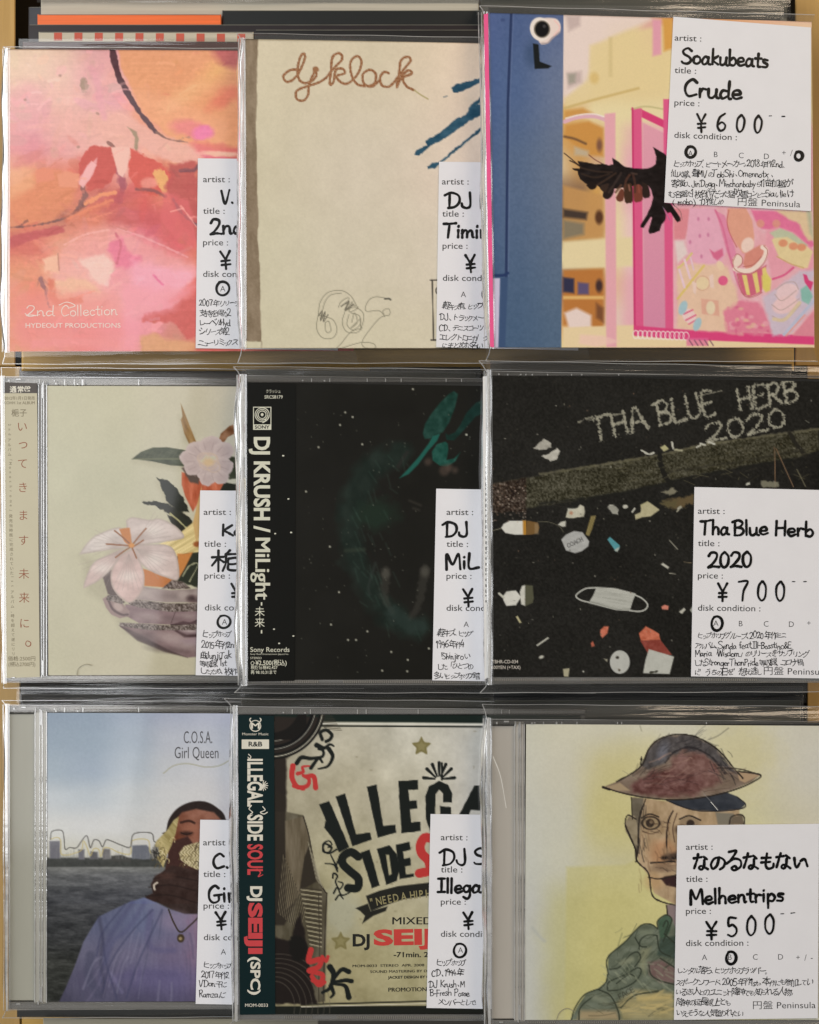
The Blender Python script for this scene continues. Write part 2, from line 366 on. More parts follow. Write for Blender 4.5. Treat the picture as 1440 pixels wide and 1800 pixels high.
G = {
'S': (.66, [[(.62,.84),(.36,1),(.06,.84),(.12,.62),(.46,.46),(.6,.22),(.4,.02),(.08,.04),(-.02,.12)]]),
'o': (.5, [[(.25,.5),(.05,.38),(.05,.1),(.25,0),(.46,.14),(.43,.4),(.22,.5)]]),
'a': (.56, [[(.42,.42),(.2,.5),(.02,.25),(.12,.0),(.36,.12),(.44,.46)],[(.44,.46),(.43,.08),(.56,.0)]]),
'k': (.46, [[(.08,1),(.06,0)],[(.42,.55),(.1,.28),(.44,0)]]),
'u': (.54, [[(.03,.5),(.06,.08),(.24,.02),(.4,.2),(.44,.5)],[(.44,.5),(.44,.08),(.56,0)]]),
'b': (.48, [[(.06,1),(.05,.02)],[(.05,.3),(.3,.5),(.47,.25),(.32,.0),(.05,.05)]]),
'e': (.48, [[(.04,.24),(.42,.3),(.34,.5),(.1,.44),(.03,.18),(.2,0),(.48,.1)]]),
't': (.36, [[(.2,.85),(.18,.08),(.35,.02)],[(.0,.54),(.4,.56)]]),
's': (.4, [[(.38,.46),(.14,.5),(.1,.34),(.36,.2),(.3,.02),(.02,.03)]]),
'C': (.66, [[(.62,.82),(.4,1),(.1,.75),(.03,.35),(.22,.03),(.62,.14)]]),
'r': (.38, [[(.05,.5),(.06,0)],[(.06,.28),(.2,.5),(.38,.46)]]),
'd': (.54, [[(.42,.42),(.15,.46),(.02,.2),(.15,.0),(.42,.15)],[(.46,1),(.44,.08),(.56,0)]]),
'V': (.6, [[(.0,.95),(.24,0),(.6,1)]]), '.': (.14, [[(.05,.05),(.09,.0)]]), '、': (.3, [[(.05,.12),(.16,.0)]]), ',': (.2, [[(.1,.1),(.04,-.1)]]),
'2': (.6, [[(.05,.75),(.2,.98),(.48,.92),(.5,.65),(.28,.3),(.02,.02)],[(.02,.02),(.3,.08),(.62,.02)]]),
'n': (.52, [[(.05,.5),(.05,0)],[(.05,.26),(.2,.48),(.38,.42),(.42,.0),(.52,.02)]]),
'D': (.8, [[(.22,.95),(.18,.02)],[(-.05,.82),(.3,1),(.7,.8),(.74,.4),(.5,.08),(.12,.0)]]),
'J': (.55, [[(.45,1),(.46,.2),(.3,0),(.05,.1),(.0,.3)]]),
'T': (.7, [[(.0,.92),(.35,.93),(.72,1)],[(.34,.93),(.26,.0)]]),
'i': (.2, [[(.08,.5),(.07,.02)],[(.09,.75),(.11,.79)]]),
'm': (.74, [[(.04,.5),(.04,0)],[(.04,.28),(.18,.48),(.32,.42),(.33,.02)],[(.33,.28),(.48,.48),(.62,.4),(.64,.04),(.72,.02)]]),
'g': (.5, [[(.42,.42),(.2,.5),(.03,.3),(.12,.05),(.36,.14),(.44,.48)],[(.44,.48),(.42,-.2),(.25,-.42),(.02,-.3)]]),
'K': (.62, [[(.08,1),(.06,0)],[(.58,.95),(.1,.45)],[(.1,.45),(.3,.3),(.62,.0)]]),
'M': (.82, [[(.06,.0),(.1,.98),(.38,.35),(.7,1),(.78,.0)]]),
'L': (.56, [[(.08,1),(.05,.05),(.55,.06)]]), 'h': (.5, [[(.08,1),(.05,0)],[(.05,.26),(.22,.5),(.4,.4),(.42,.0)]]),
'B': (.62, [[(.1,.95),(.07,.0)],[(-.06,.9),(.3,1),(.55,.82),(.4,.58),(.12,.52)],[(.12,.52),(.5,.46),(.6,.22),(.4,.02),(.05,.0)]]),
'l': (.18, [[(.08,1),(.07,.0)]]), 'H': (.62, [[(.06,.95),(.05,.0)],[(.05,.48),(.55,.52)],[(.56,1),(.55,.0)]]),
'G': (.74, [[(.6,.85),(.4,1),(.12,.75),(.04,.3),(.25,.02),(.56,.12),(.6,.42)],[(.34,.44),(.74,.46)]]),
'I': (.46, [[(.02,.96),(.44,.98)],[(.24,.96),(.22,.03)],[(.0,.03),(.44,.04)]]),
'p': (.5, [[(.06,.5),(.05,-.45)],[(.06,.3),(.28,.5),(.46,.28),(.34,.02),(.08,.06)]]),
'6': (.55, [[(.45,1),(.15,.75),(.03,.3),(.2,.02),(.45,.1),(.5,.35),(.3,.5),(.08,.35)]]),
'7': (.58, [[(.02,.98),(.56,.98),(.34,.5),(.26,0)]]), '5': (.56, [[(.5,.98),(.1,.98),(.07,.55),(.3,.62),(.52,.42),(.5,.15),(.28,.0),(.02,.08)]]),
'0': (.52, [[(.26,1),(.06,.75),(.04,.28),(.22,.01),(.44,.2),(.48,.7),(.3,1)]]),
'1': (.3, [[(.02,.8),(.2,1),(.18,0)]]), '3': (.5, [[(.04,.9),(.35,1),(.4,.7),(.15,.53),(.45,.4),(.42,.1),(.02,.02)]]),
'4': (.55, [[(.3,1),(.03,.35),(.52,.36)],[(.4,.65),(.36,0)]]), '8': (.5, [[(.42,.85),(.2,1),(.06,.78),(.4,.4),(.42,.1),(.2,.0),(.03,.2),(.35,.6),(.42,.85)]]),
'9': (.48, [[(.42,.75),(.22,1),(.03,.75),(.15,.5),(.42,.7),(.36,0)]]),
'¥': (.62, [[(.0,1),(.32,.52)],[(.62,1),(.32,.52),(.31,.0)],[(.05,.46),(.6,.48)],[(.05,.24),(.6,.26)]]),
'F': (.5, [[(.08,.98),(.05,0)],[(.06,.98),(.52,1)],[(.06,.52),(.42,.54)]]), 'f': (.34, [[(.36,.95),(.16,.9),(.14,.0)],[(.0,.5),(.32,.52)]]),
'j': (.3, [[(.2,.5),(.18,-.3),(.0,-.4)],[(.2,.75),(.22,.78)]]), 'z': (.44, [[(.04,.48),(.4,.48),(.04,.03),(.44,.04)]]),
'w': (.62, [[(.02,.5),(.14,.0),(.3,.4),(.44,.0),(.6,.5)]]), 'W': (.85, [[(.02,1),(.2,.0),(.42,.8),(.62,.0),(.84,1)]]),
'y': (.46, [[(.03,.5),(.2,.15)],[(.42,.5),(.2,-.05),(.0,-.4)]]), 'c': (.42, [[(.4,.42),(.2,.5),(.03,.25),(.18,.0),(.42,.08)]]),
'P': (.56, [[(.08,.95),(.05,0)],[(.0,.92),(.4,1),(.54,.75),(.35,.5),(.06,.48)]]), 'R': (.6, [[(.08,.95),(.05,0)],[(.0,.92),(.4,1),(.52,.76),(.35,.52),(.06,.48)],[(.2,.5),(.6,.0)]]),
'A': (.66, [[(.0,.0),(.32,1),(.66,.0)],[(.12,.36),(.54,.36)]]), 'U': (.62, [[(.05,1),(.06,.2),(.3,.0),(.55,.2),(.56,1)]]),
'E': (.52, [[(.5,1),(.07,.97),(.05,.02),(.52,.02)],[(.06,.52),(.42,.54)]]), 'O': (.8, [[(.4,1),(.08,.7),(.08,.25),(.4,0),(.72,.3),(.7,.75),(.36,1)]]),
'&': (.6, [[(.58,.02),(.12,.75),(.25,1),(.38,.8),(.05,.3),(.2,.0),(.55,.35)]]), '-': (.4, [[(.05,.42),(.35,.44)]]), '~': (.5, [[(.05,.42),(.2,.5),(.35,.4),(.45,.48)]]),
'な': (1, [[(.05,.75),(.52,.82)],[(.32,1),(.25,.7),(.06,.1)],[(.66,.85),(.88,.68)],[(.7,.62),(.66,.2),(.5,.0),(.36,.1),(.48,.24),(.72,.16),(.92,.02)]]),
'の': (.95, [[(.55,.8),(.42,.3),(.15,.08),(.04,.35),(.25,.72),(.6,.8),(.9,.55),(.84,.2),(.62,.02)]]),
'る': (.95, [[(.15,1.15),(.6,1.2),(.3,.7),(.0,.4)],[(.0,.4),(.45,.7),(.85,.6),(.88,.2),(.5,-.05),(.3,.1),(.5,.22),(.65,.05)]]),
'も': (.9, [[(.45,1),(.35,.3),(.5,.02),(.8,.1),(.86,.35)],[(.12,.72),(.66,.74)],[(.08,.42),(.62,.45)]]),
'い': (1.0, [[(.1,.7),(.14,.25),(.26,.08),(.42,.35)],[(.5,.5),(.75,.62),(.92,.15)]]),
'梔': (1.0, [[(.0,.68),(.42,.7)],[(.24,1),(.22,0)],[(.22,.65),(.0,.28)],[(.26,.6),(.42,.45)],[(.64,1.02),(.5,.82)],[(.5,.82),(.98,.84)],[(.5,.82),(.5,.4),(.38,.02)],[(.6,.62),(.9,.64),(.9,.38),(.6,.36),(.6,.62)],[(.6,.36),(.6,.08),(.98,.06),(1.0,.2)]]),
}
def hand(text, x0, y0, x1, y1, H, seed=1, jit=0.03, xmax=None):
    """stroke handwriting from baseline point (x0,y0) to (x1,y1); returns pixel polylines"""
    rn = random.Random(seed); widths = [G[ch][0]+.08 if ch in G else .35 for ch in text]; tot = sum(widths)
    L = math.hypot(x1-x0, y1-y0); ux, uy = (x1-x0)/L, (y1-y0)/L; k = L/tot
    out = []; a = 0
    for ch, w_ in zip(text, widths):
        if ch in G:
            dy = rn.uniform(-jit, jit)*H
            for st in G[ch][1]:
                pl = [(x0+(a+px)*k*ux+(py*H+dy)*uy+rn.gauss(0, jit*.35)*H, y0+(a+px)*k*uy-(py*H+dy)*ux+rn.gauss(0, jit*.35)*H) for px, py in st]
                if xmax: pl = [p for p in pl if p[0] < xmax]
                if len(pl) > 1: out.append(pl)
        a += w_
    return out
# ------------------------------------------------------------------ cover prints (plain, loose paintings in the photograph's colours)
def art_pink(quad):
    A = Art(quad, xv=425, step=1.6)
    xs = [10, 60, 110, 160, 210, 260, 310, 360, 420, 620]
    ys = [85, 130, 175, 220, 260, 300, 345, 385, 430, 480, 530, 580, 620]
    Tt = [
     [(226,200,172),(226,198,172),(224,192,172),(224,172,172),(226,160,165),(226,160,120),(232,160,115),(234,165,115),(190,100,100),(180,90,90)],
     [(230,200,175),(232,200,178),(230,192,175),(228,168,170),(230,172,168),(232,158,118),(234,162,112),(236,178,118),(215,120,95),(200,110,90)],
     [(230,175,172),(230,172,172),(232,185,172),(226,172,165),(224,158,165),(234,160,118),(236,170,120),(238,178,118),(222,118,92),(215,115,90)],
     [(228,165,168),(226,160,165),(228,170,160),(228,170,158),(228,172,160),(228,150,125),(234,152,112),(230,140,110),(225,112,100),(220,110,100)],
     [(226,150,152),(220,140,150),(226,160,158),(230,172,162),(232,178,165),(228,165,148),(232,160,120),(226,120,150),(224,122,120),(220,120,110)],
     [(228,160,130),(224,132,110),(222,130,110),(205,85,70),(224,150,140),(214,90,75),(222,150,100),(190,75,65),(180,70,65),(175,70,65)],
     [(222,140,95),(222,132,90),(218,128,95),(200,105,90),(200,95,80),(210,85,75),(215,120,90),(185,75,70),(180,70,65),(175,70,65)],
     [(216,135,95),(215,125,88),(180,100,80),(212,115,85),(196,85,82),(196,72,75),(205,78,78),(200,80,70),(190,72,65),(185,70,65)],
     [(200,95,80),(205,100,85),(222,140,110),(226,135,120),(228,140,150),(222,110,125),(210,85,90),(208,100,75),(190,75,70),(190,75,70)],
     [(222,140,100),(222,138,105),(230,165,145),(234,178,165),(228,120,150),(232,140,165),(232,140,150),(224,130,110),(210,90,80),(210,90,80)],
     [(222,142,102),(222,120,95),(232,160,130),(232,165,145),(232,145,155),(232,145,165),(222,130,130),(200,80,75),(195,75,70),(195,75,70)],
     [(220,142,110),(220,125,115),(228,130,130),(228,125,130),(230,135,150),(228,140,150),(200,120,105),(205,110,90),(220,150,105),(215,140,100)],
     [(222,150,110),(222,145,115),(224,140,125),(222,120,120),(226,140,150),(215,155,120),(215,155,105),(212,100,90),(205,95,85),(205,95,85)]]
    A.table(xs, ys, Tt, warp=16, wf=50)
    A.dabs(320, 20, 7, 8, seed=2, a=0.6, soft=1.6)
    A.dabs(240, 11, 4, 9, seed=7, a=0.6)
    c = C(0, 0, .3056)
    # orange disc and its outline
    A.poly([(208,86),(213,120),(232,160),(255,197),(290,235),(330,250),(380,262),(430,262),(430,86)], gradv(86,(228,160,118),250,(232,158,110)), soft=3, warp=3)
    A.ell(382, 125, 34, 14, (236,182,118), rot=-35, soft=14, a=.8, warp=6)
    A.ell(330, 165, 40, 13, (238,180,130), rot=-30, soft=12, a=.8, warp=6)
    A.ell(402, 95, 34, 20, (175,85,95), rot=35, soft=10, a=.8, warp=5)
    A.ell(395, 172, 32, 13, (226,115,95), rot=-30, soft=8, a=.7, warp=6)
    A.ell(335, 226, 34, 14, (228,120,125), rot=10, soft=6, a=.8, warp=5)
    A.ell(357, 233, 20, 13, (232,115,165), rot=-10, soft=4, a=.95, warp=4)
    A.ell(380, 262, 46, 10, (222,105,95), rot=8, soft=5, a=.8, warp=4)
    A.ell(388, 270, 36, 4.5, (238,180,155), rot=2, soft=2, warp=2)
    A.poly(c((560,650),(700,640),(900,770),(1100,840),(1180,920),(1050,950),(900,900),(760,800),(740,1000),(700,1030),(670,900),(560,780)), (230,172,158), soft=5, a=.85, warp=5)
    A.line([(197,84),(201,108),(211,138),(228,170),(250,203),(275,232)], 12, (76,48,56), soft=1.5, w2=7, rough=3, rf=9)
    A.line([(275,232),(295,244),(330,250)], 4.5, (120,85,75), soft=1.6, w2=1.5, rough=1.5, rf=7)
    A.line([(160,120),(172,150),(178,190),(184,205)], 12, (226,158,170), soft=5, a=.7, rough=4)
    A.ell(148, 148, 6, 12, (150,130,110), rot=-12, soft=2, warp=6, wf=6, a=.85)
    for x, y in ((172,200),(45,175),(138,258),(105,133)): A.ell(x, y, 3, 2.4, (160,125,110), soft=1, warp=2, a=.7)
    A.poly(c((735,730),(790,760),(800,800),(790,880),(770,850),(780,790)), (135,125,95), soft=1.6, warp=3, a=.8)
    A.line([(190,250),(203,262),(207,275)], 5, (140,95,85), soft=1.5, rough=2)
    # red strokes in the middle
    A.poly(c((520,835),(640,840),(680,900),(680,960),(640,1040),(580,1080),(500,1100),(490,1020),(530,920),(500,960),(470,1010),(455,940),(480,880)), (196,72,62), soft=1.8, warp=5, wf=10)
    A.poly(c((560,905),(555,950),(520,1000),(480,1060),(440,1040),(500,960)), (226,150,150), soft=1.6, warp=3)
    A.poly([(228,262),(255,272),(285,290),(310,300),(300,325),(275,345),(235,330),(225,300)], (208,76,62), soft=2.2, warp=8, wf=12)
    A.poly([(272,300),(290,298),(297,315),(290,345),(278,325),(268,318)], (228,165,95), soft=1.8, warp=6, wf=8)
    A.poly([(300,288),(345,285),(350,430),(325,400),(312,370),(292,330)], (178,64,60), soft=4, warp=8, wf=14, a=.9)
    A.line([(318,300),(340,298),(350,292)], 6, (110,50,60), soft=2, rough=3)
    A.ell(262, 322, 14, 9, (226,130,115), soft=3, warp=4)
    A.line([(210,300),(214,315),(216,330),(208,352)], 12, (150,60,80), soft=3, rough=4, a=.8)
    A.ell(205, 350, 42, 12, (190,70,72), rot=-18, soft=8, a=.7, warp=6)
    A.line([(345,395),(318,372),(305,350)], 5, (70,45,60), soft=2, rough=2, a=.85)
    A.line([(290,345),(270,335),(240,332)], 5, (120,60,60), soft=2, rough=2, a=.8)
    # orange field on the left
    A.poly([(18,330),(60,300),(110,298),(135,318),(128,350),(95,388),(30,392),(14,370)], (218,130,86), soft=6, warp=8, a=.85)
    A.line([(146,330),(150,345),(140,360),(134,372)], 8, (112,72,70), soft=2.4, rough=5, rf=8, a=.8)
    A.line([(134,372),(160,352),(178,340)], 7, (110,62,58), soft=2, rough=4, rf=7, w2=3)
    A.line([(134,372),(110,385),(60,396),(16,400)], 4, (110,68,62), soft=1.8, rough=2, w2=2)
    A.line([(108,404),(60,412),(16,428)], 12, (184,68,72), soft=3, w2=17, rough=5, rf=12, a=.85)
    A.line([(120,385),(150,372),(190,356)], 14, (214,110,78), soft=5, rough=5, a=.7)
    A.line([(16,440),(60,440),(90,470)], 16, (206,95,80), soft=6, rough=6, a=.5)
    # pale and rose patch
    A.poly([(105,430),(180,395),(215,395),(260,420),(330,460),(345,465),(345,500),(300,520),(240,560),(180,560),(130,520),(95,490)], (233,165,160), soft=12, warp=9, a=.6)
    A.poly([(140,455),(185,447),(200,470),(190,505),(165,495)], (238,198,186), soft=4, warp=6, a=.9)
    A.poly([(195,425),(212,415),(222,440),(250,452),(235,470),(205,470),(190,440)], (224,108,140), soft=4, warp=7, a=.85)
    A.line([(203,410),(212,430),(206,462)], 4, (200,90,110), soft=2, rough=2, a=.8)
    A.poly([(230,460),(345,475),(345,500),(270,515),(230,500)], (238,160,182), soft=10, warp=8, a=.8)
    A.line([(270,484),(286,500)], 4, (226,110,150), soft=2, rough=2)
    A.poly([(75,455),(100,445),(105,480),(78,478)], (236,180,150), soft=3, warp=5)
    A.line([(102,446),(104,475)], 2.5, (170,110,90), soft=1.5, a=.7)
    A.poly([(95,490),(150,490),(175,512),(110,516),(92,505)], (234,180,150), soft=4, warp=6)
    A.line([(72,490),(80,512),(86,540)], 7, (128,82,88), soft=2.2, w2=3, rough=4, rf=6, a=.8)
    A.line([(90,495),(98,530),(140,528)], 12, (212,105,76), soft=4, rough=4, a=.8)
    A.poly([(255,550),(300,540),(350,505),(350,590),(330,595),(300,565),(270,568),(252,565)], (198,76,70), soft=3, warp=6, a=.9)
    A.poly([(300,530),(340,490),(352,485),(352,520)], (216,90,80), soft=6, warp=4, a=.8)
    A.poly([(245,590),(275,585),(290,597),(345,600),(345,618),(250,618)], (212,152,104), soft=4, warp=5, a=.9)
    A.line([(60,605),(140,600),(240,612)], 14, (230,140,145), soft=6, rough=5, a=.7)
    A.dabs(160, 7, 2.6, 8, seed=19, a=0.5, soft=1.5)
    A.noise(7, 5, 5, seed=4); A.noise(6, 40, 3, seed=9)
    A.poly([(196,258),(228,258),(224,296),(217,312),(209,308),(203,290)], (236,186,172), soft=1.6, warp=2)
    A.poly([(62,300),(78,294),(94,300),(96,316),(64,322)], (224,132,100), soft=1.8, warp=3); A.poly([(100,306),(118,300),(138,306),(136,330),(104,328)], (226,142,108), soft=1.8, warp=3)
    A.line([(150,358),(176,344),(202,338)], 7, (232,142,96), soft=2, rough=3); A.line([(120,384),(160,366),(196,352)], 5, (226,128,88), soft=2, rough=3, a=.8)
    A.poly([(288,335),(330,350),(346,420),(345,440),(310,420),(280,385)], (214,88,92), soft=4, warp=6, a=.7); A.line([(318,362),(332,380),(345,398)], 3, (236,150,140), soft=1.4, rough=2, a=.8); A.line([(300,372),(322,366)], 2.4, (240,160,150), soft=1.2, a=.8)
    A.poly([(148,300),(160,282),(170,290),(158,316),(146,330),(138,322)], (238,176,176), soft=1.4, warp=2, a=.9)
    A.poly([(18,300),(60,290),(60,330),(18,350)], (236,176,128), soft=8, a=.6, warp=5)
    A.poly([(16,500),(80,515),(200,520),(230,580),(225,618),(14,618)], (232,138,132), soft=18, a=.55, warp=10)
    A.poly([(215,500),(345,505),(300,545),(250,560),(240,617),(215,617)], (238,150,168), soft=10, a=.6, warp=8)
    A.line([(190,404),(150,412),(112,430)], 3, (240,176,166), soft=1.6, a=.7, rough=2); A.line([(200,398),(260,420),(330,452)], 3, (236,170,172), soft=1.6, a=.6, rough=2)
    for k in range(90):
        r = random.Random(k+11); x, y = r.uniform(20, 345), r.uniform(95, 610); i0 = min(np.searchsorted(A.ry, y), len(A.ry)-1); j0 = min(np.searchsorted(A.cx, x), len(A.cx)-1); cc = np.clip(A.c[i0, j0]+r.choice([-14, 16, 20]), 0, 250)
        an = r.uniform(-.9, .4); l_ = r.uniform(10, 34); A.line([(x, y), (x+l_*.5*math.cos(an), y+l_*.5*math.sin(an)-1.5), (x+l_*math.cos(an), y+l_*math.sin(an))], r.uniform(2, 6), cc, soft=1.2, a=r.uniform(.25, .6), rough=2.4, rf=4, seed=k)
    A.c = A.c*.93+np.array([250,196,186.])*.085
    A.line([(15.5,86),(15.5,617)], 2.4, (240,205,180), soft=1, a=.8)
    return A

def art_cream(quad):
    A = Art(quad, xv=862, step=1.7, base=(212,202,178))
    A.table([425,640,860,1030], [68,300,450,612], [[(214,204,178),(214,203,178),(228,209,187),(228,209,187)],[(208,200,174),(213,203,184),(224,207,191),(224,207,191)],[(206,200,174),(211,203,182),(218,207,191),(218,207,191)],[(208,202,175),(210,203,178),(214,205,183),(214,205,183)]], warp=20, wf=120)
    A.noise(5, 30, seed=3); A.noise(5, 4, seed=5)
    ex = [454,453,451,452,450,452,451,453,455,453,456,458,457,460,461]
    ed = [(x+random.Random(i).uniform(-1, 1), 66+i*39.4) for i, x in enumerate(ex)]
    A.poly([(420,60)]+ed+[(461,600),(420,600)], lambda X, Y: np.array([140,124,103.])+(fbm(X, Y, 9, 30, 8)*34+fbm(X, Y, 3, seed=2)*20)[..., None], soft=1.2, warp=1.5, wf=12)
    A.line([(426,66),(429,612)], 4, (190,176,150), soft=1.2, rough=1.5)
    c = C(400, 0, 1/3)
    segs = [((375,365),(330,370),(295,400),(310,430),(345,420),(378,380),(410,300),(395,283),(375,330),(372,400),(395,435),(440,430),(470,395),(458,382),(430,450)[:2],(425,500),(400,530),(365,520),(365,480),(410,458),(480,435),(520,410)),
            ((520,410),(560,360),(605,310),(590,280),(555,300),(545,380),(540,445),(560,430),(570,370),(605,362),(618,385),(575,402),(600,435),(640,437),(690,385),(707,325),(685,295),(652,320),(650,380),(680,440),(730,452),(775,440),(782,390),(750,368),(715,390),(720,440),(760,457),(800,425)),
            ((850,385),(825,380),(805,410),(815,450),(850,457),(880,430),(930,365),(965,320),(950,298),(915,318),(905,390),(893,460),(920,400),(955,370),(972,388),(925,410),(945,455),(985,475))]
    for k, s_ in enumerate(segs):
        P = c(*s_)
        A.line(P, 4.2, (140,94,64), soft=1.0, rough=.8, rf=3)
        Q = smooth(P, 2.2)
        for i in range(2, len(Q)-2, 3):
            t = Q[i+1]-Q[i-1]; a = math.degrees(math.atan2(t[1], t[0]))+40
            A.ell(Q[i][0], Q[i][1], 1.9, .7, (192,150,112), rot=a, soft=.8, a=.8)
    A.ell(555, 122, 5.6, 5.4, (155,112,80), soft=1.2, warp=1.5, wf=4)
    A.line(c((985,475),(1020,500),(1058,522)), 2.4, (178,166,120), soft=1)
    blue = lambda X, Y: np.array([46,84,106.])+(fbm(X, Y, 16, 7, 4)*46)[..., None]
    A.poly(c((1180,465),(1215,440),(1290,425),(1350,405),(1350,425),(1290,455),(1215,490),(1195,490)), blue, warp=2.4, wf=5)
    A.line(c((1140,512),(1158,506)), 1.6, (90,110,120))
    A.poly(c((1045,740),(1120,700),(1200,630),(1255,605),(1285,550),(1350,498),(1400,470),(1400,500),(1310,555),(1400,530),(1400,580),(1270,640),(1190,700),(1130,740),(1070,770),(1010,820),(985,815),(1000,790),(1050,765)), blue, warp=2.2, wf=5)
    A.poly(c((1055,880),(1080,860),(1120,850),(1400,620),(1400,640),(1150,840),(1090,888),(1060,892)), blue, warp=2, wf=5)
    c = C(400, 300, 1/3); ink = (128,124,106)
    L = [((480,745),(490,690),(530,642),(600,632),(650,660),(680,710)),((500,740),(515,690),(545,655),(600,645)),((480,750),(470,830),(500,880),(555,882),(578,840),(560,790),(520,770),(480,760)),((515,800),(535,795),(545,845),(520,850),(515,800)),
         ((620,740),(605,800),(630,850),(690,850),(715,800),(715,750),(670,720),(620,740)),((640,760),(630,810),(660,840),(700,810),(695,765),(650,750)),((655,800),(670,750),(685,800),(650,830),(700,780)),((585,720),(600,690),(640,670),(625,730),(660,690),(640,745),(690,720),(620,700)),((700,790),(705,840)),
         ((710,830),(650,852),(600,912),(580,940),(700,907),(770,912),(778,938),(722,932),(715,890),(800,780),(855,760),(850,727),(820,740),(830,770),(800,738),(730,740),(740,690),(780,665),(860,677))]
    for i, s_ in enumerate(L): A.line(c(*s_), 1.5, ink, soft=.9, a=.75)
    A.line(c((480,765),(500,740),(490,790),(515,745),(505,795),(530,760)), 2.2, (96,92,80), soft=.9, a=.8)
    A.line(c((600,715),(640,690),(620,735),(665,705)), 2.4, (96,92,80), soft=.9, a=.8)
    A.line(c((830,676),(850,674),(860,680)), 3.2, (80,80,72), a=.8)
    for a, b in (((1070,577),(1130,577)),((1080,577),(1087,893)),((1072,893),(1135,893))): A.line(c(a, b), 2.2, (52,48,44), sm=False, soft=.9)
    A.line(c((1112,612),(1100,625),(1102,645),(1114,650)), 2, (60,56,50), soft=.9)
    return A

def art_crow(quad):
    A = Art(quad, step=1.6)
    c5 = C(820, 0, .25); c7 = C(820, 300, .4306)
    # soft street scene
    xs = [985,1020,1050,1080,1110,1150,1190,1440]; ys = [20,60,110,160,200,240,290,340,400,450,500,560,615]
    P_ = (232,214,206); Y_ = (228,208,158); O_ = (214,158,84); K_ = (232,178,188); W_ = (232,218,172)
    A.table(xs, ys, [
      [P_,(232,215,208),P_,P_,(230,205,188),(222,178,160),(218,150,90),(230,190,180)],
      [P_,P_,(232,212,196),Y_,Y_,(224,170,165),(216,160,110),(228,200,160)],
      [(230,212,205),P_,Y_,Y_,Y_,Y_,(226,205,150),(226,205,150)],
      [(228,208,200),(230,212,195),Y_,Y_,Y_,Y_,Y_,Y_],
      [(222,180,110),(224,190,130),W_,W_,W_,W_,W_,W_],
      [(212,165,100),(210,155,85),(214,165,110),W_,(230,190,180),K_,K_,K_],
      [(215,190,150),(205,160,100),(210,175,140),W_,K_,K_,K_,K_],
      [(150,118,90),(140,110,85),(208,160,90),(230,205,175),K_,K_,K_,K_],
      [(165,130,90),(175,140,90),(200,150,90),W_,(236,200,200),K_,K_,K_],
      [W_,W_,W_,W_,(236,205,205),K_,K_,K_],
      [(120,95,100),(150,110,80),(180,120,60),(228,190,160),K_,K_,K_,K_],
      [(222,170,110),(205,140,90),(200,150,90),(230,205,190),K_,K_,K_,K_],
      [(232,214,160),(232,212,168),(232,212,175),(232,208,178),(232,200,175),(230,190,175),(230,190,175),(230,195,180)]], warp=7, wf=40)
    A.poly(c5((690,60),(1300,60),(1300,140),(870,320),(870,500),(690,720)), P_, soft=6, a=.9)
    A.poly(c5((870,320),(1300,190),(1450,160),(1450,600),(690,760),(690,690),(860,560)), (229,209,158), soft=5, a=.9)
    A.poly(c5((1310,140),(1370,140),(1370,380),(1310,395)), (226,160,178), soft=3); A.poly(c5((1380,130),(1450,130),(1450,340),(1390,360)), (216,160,80), soft=4)
    A.rect(1070, 65, 1077, 135, (212,192,140), soft=3, a=.7); A.ell(1045, 137, 8, 10, (218,188,120), soft=4, a=.8)
    for q in (((700,110),(800,110),(800,180),(720,220)),((710,510),(810,500),(810,580),(715,620))): A.poly(c5(*q), (196,176,172), soft=5, a=.9)
    A.poly(c5((710,520),(770,515),(765,580),(720,590)), (150,150,135), soft=4, a=.7)
    A.line(c5((690,760),(900,700),(1210,620)), 4, (206,180,118), soft=3, sm=False)
    A.poly(c5((690,780),(820,760),(900,800),(690,830)), (206,150,80), soft=4, a=.9)
    A.poly(c5((700,880),(860,850),(965,900),(965,1100),(850,1090),(690,960)), (206,148,76), soft=4)
    A.line(c5((690,855),(780,825),(900,818),(1000,850)), 7, (222,176,190), soft=1.5); A.line(c5((700,832),(790,808),(890,800),(970,820)), 2.4, (240,228,220), soft=1.4)
    A.line(c5((690,960),(760,975),(840,1010)), 4, (120,88,60), soft=2.5); A.ell(1054, 255, 5, 11, (130,90,70), soft=3)
    A.poly(c5((760,1030),(860,1060),(860,1100),(760,1090)), (190,180,160), soft=4, a=.8)
    A.poly(c7((395,60),(560,100),(560,270),(395,290)), (198,150,92), soft=4, a=.9)
    A.poly(c7((395,155),(495,170),(490,200),(395,190)), (70,58,52), soft=4); A.poly(c7((395,200),(480,215),(480,260),(395,280)), (120,118,105), soft=5, a=.8)
    A.ell(*c7((542,190))[0], 7, 12, (90,58,40), soft=3)
    A.poly(c7((395,290),(680,270),(680,390),(395,400)), (230,214,170), soft=4); A.poly(c7((395,405),(560,400),(560,640),(395,630)), (188,122,62), soft=4)
    A.poly(c7((395,435),(440,440),(440,500),(395,495)), (52,52,78), soft=3); A.poly(c7((455,455),(500,460),(500,505),(455,505)), (96,84,120), soft=3)
    A.ell(*c7((542,470))[0], 6, 11, (70,50,50), soft=3); A.rect(990, 520, 1062, 526, (224,180,110), soft=2)
    A.poly(c7((400,580),(450,560),(510,590),(510,640),(420,650)), (232,212,205), soft=4); A.poly(c7((530,540),(560,560),(560,620),(530,600)), (110,70,50), soft=4, a=.8)
    A.poly(c7((395,640),(680,630),(1420,700),(1420,722),(395,722)), (232,210,168), soft=2.5)
    # pole and hot pink frame
    A.poly([(1063,200),(1082,198),(1084,610),(1066,610)], (230,170,180), soft=2)
    A.poly([(1112,190),(1128,190),(1132,590),(1116,590)], (222,92,140), soft=1.6)
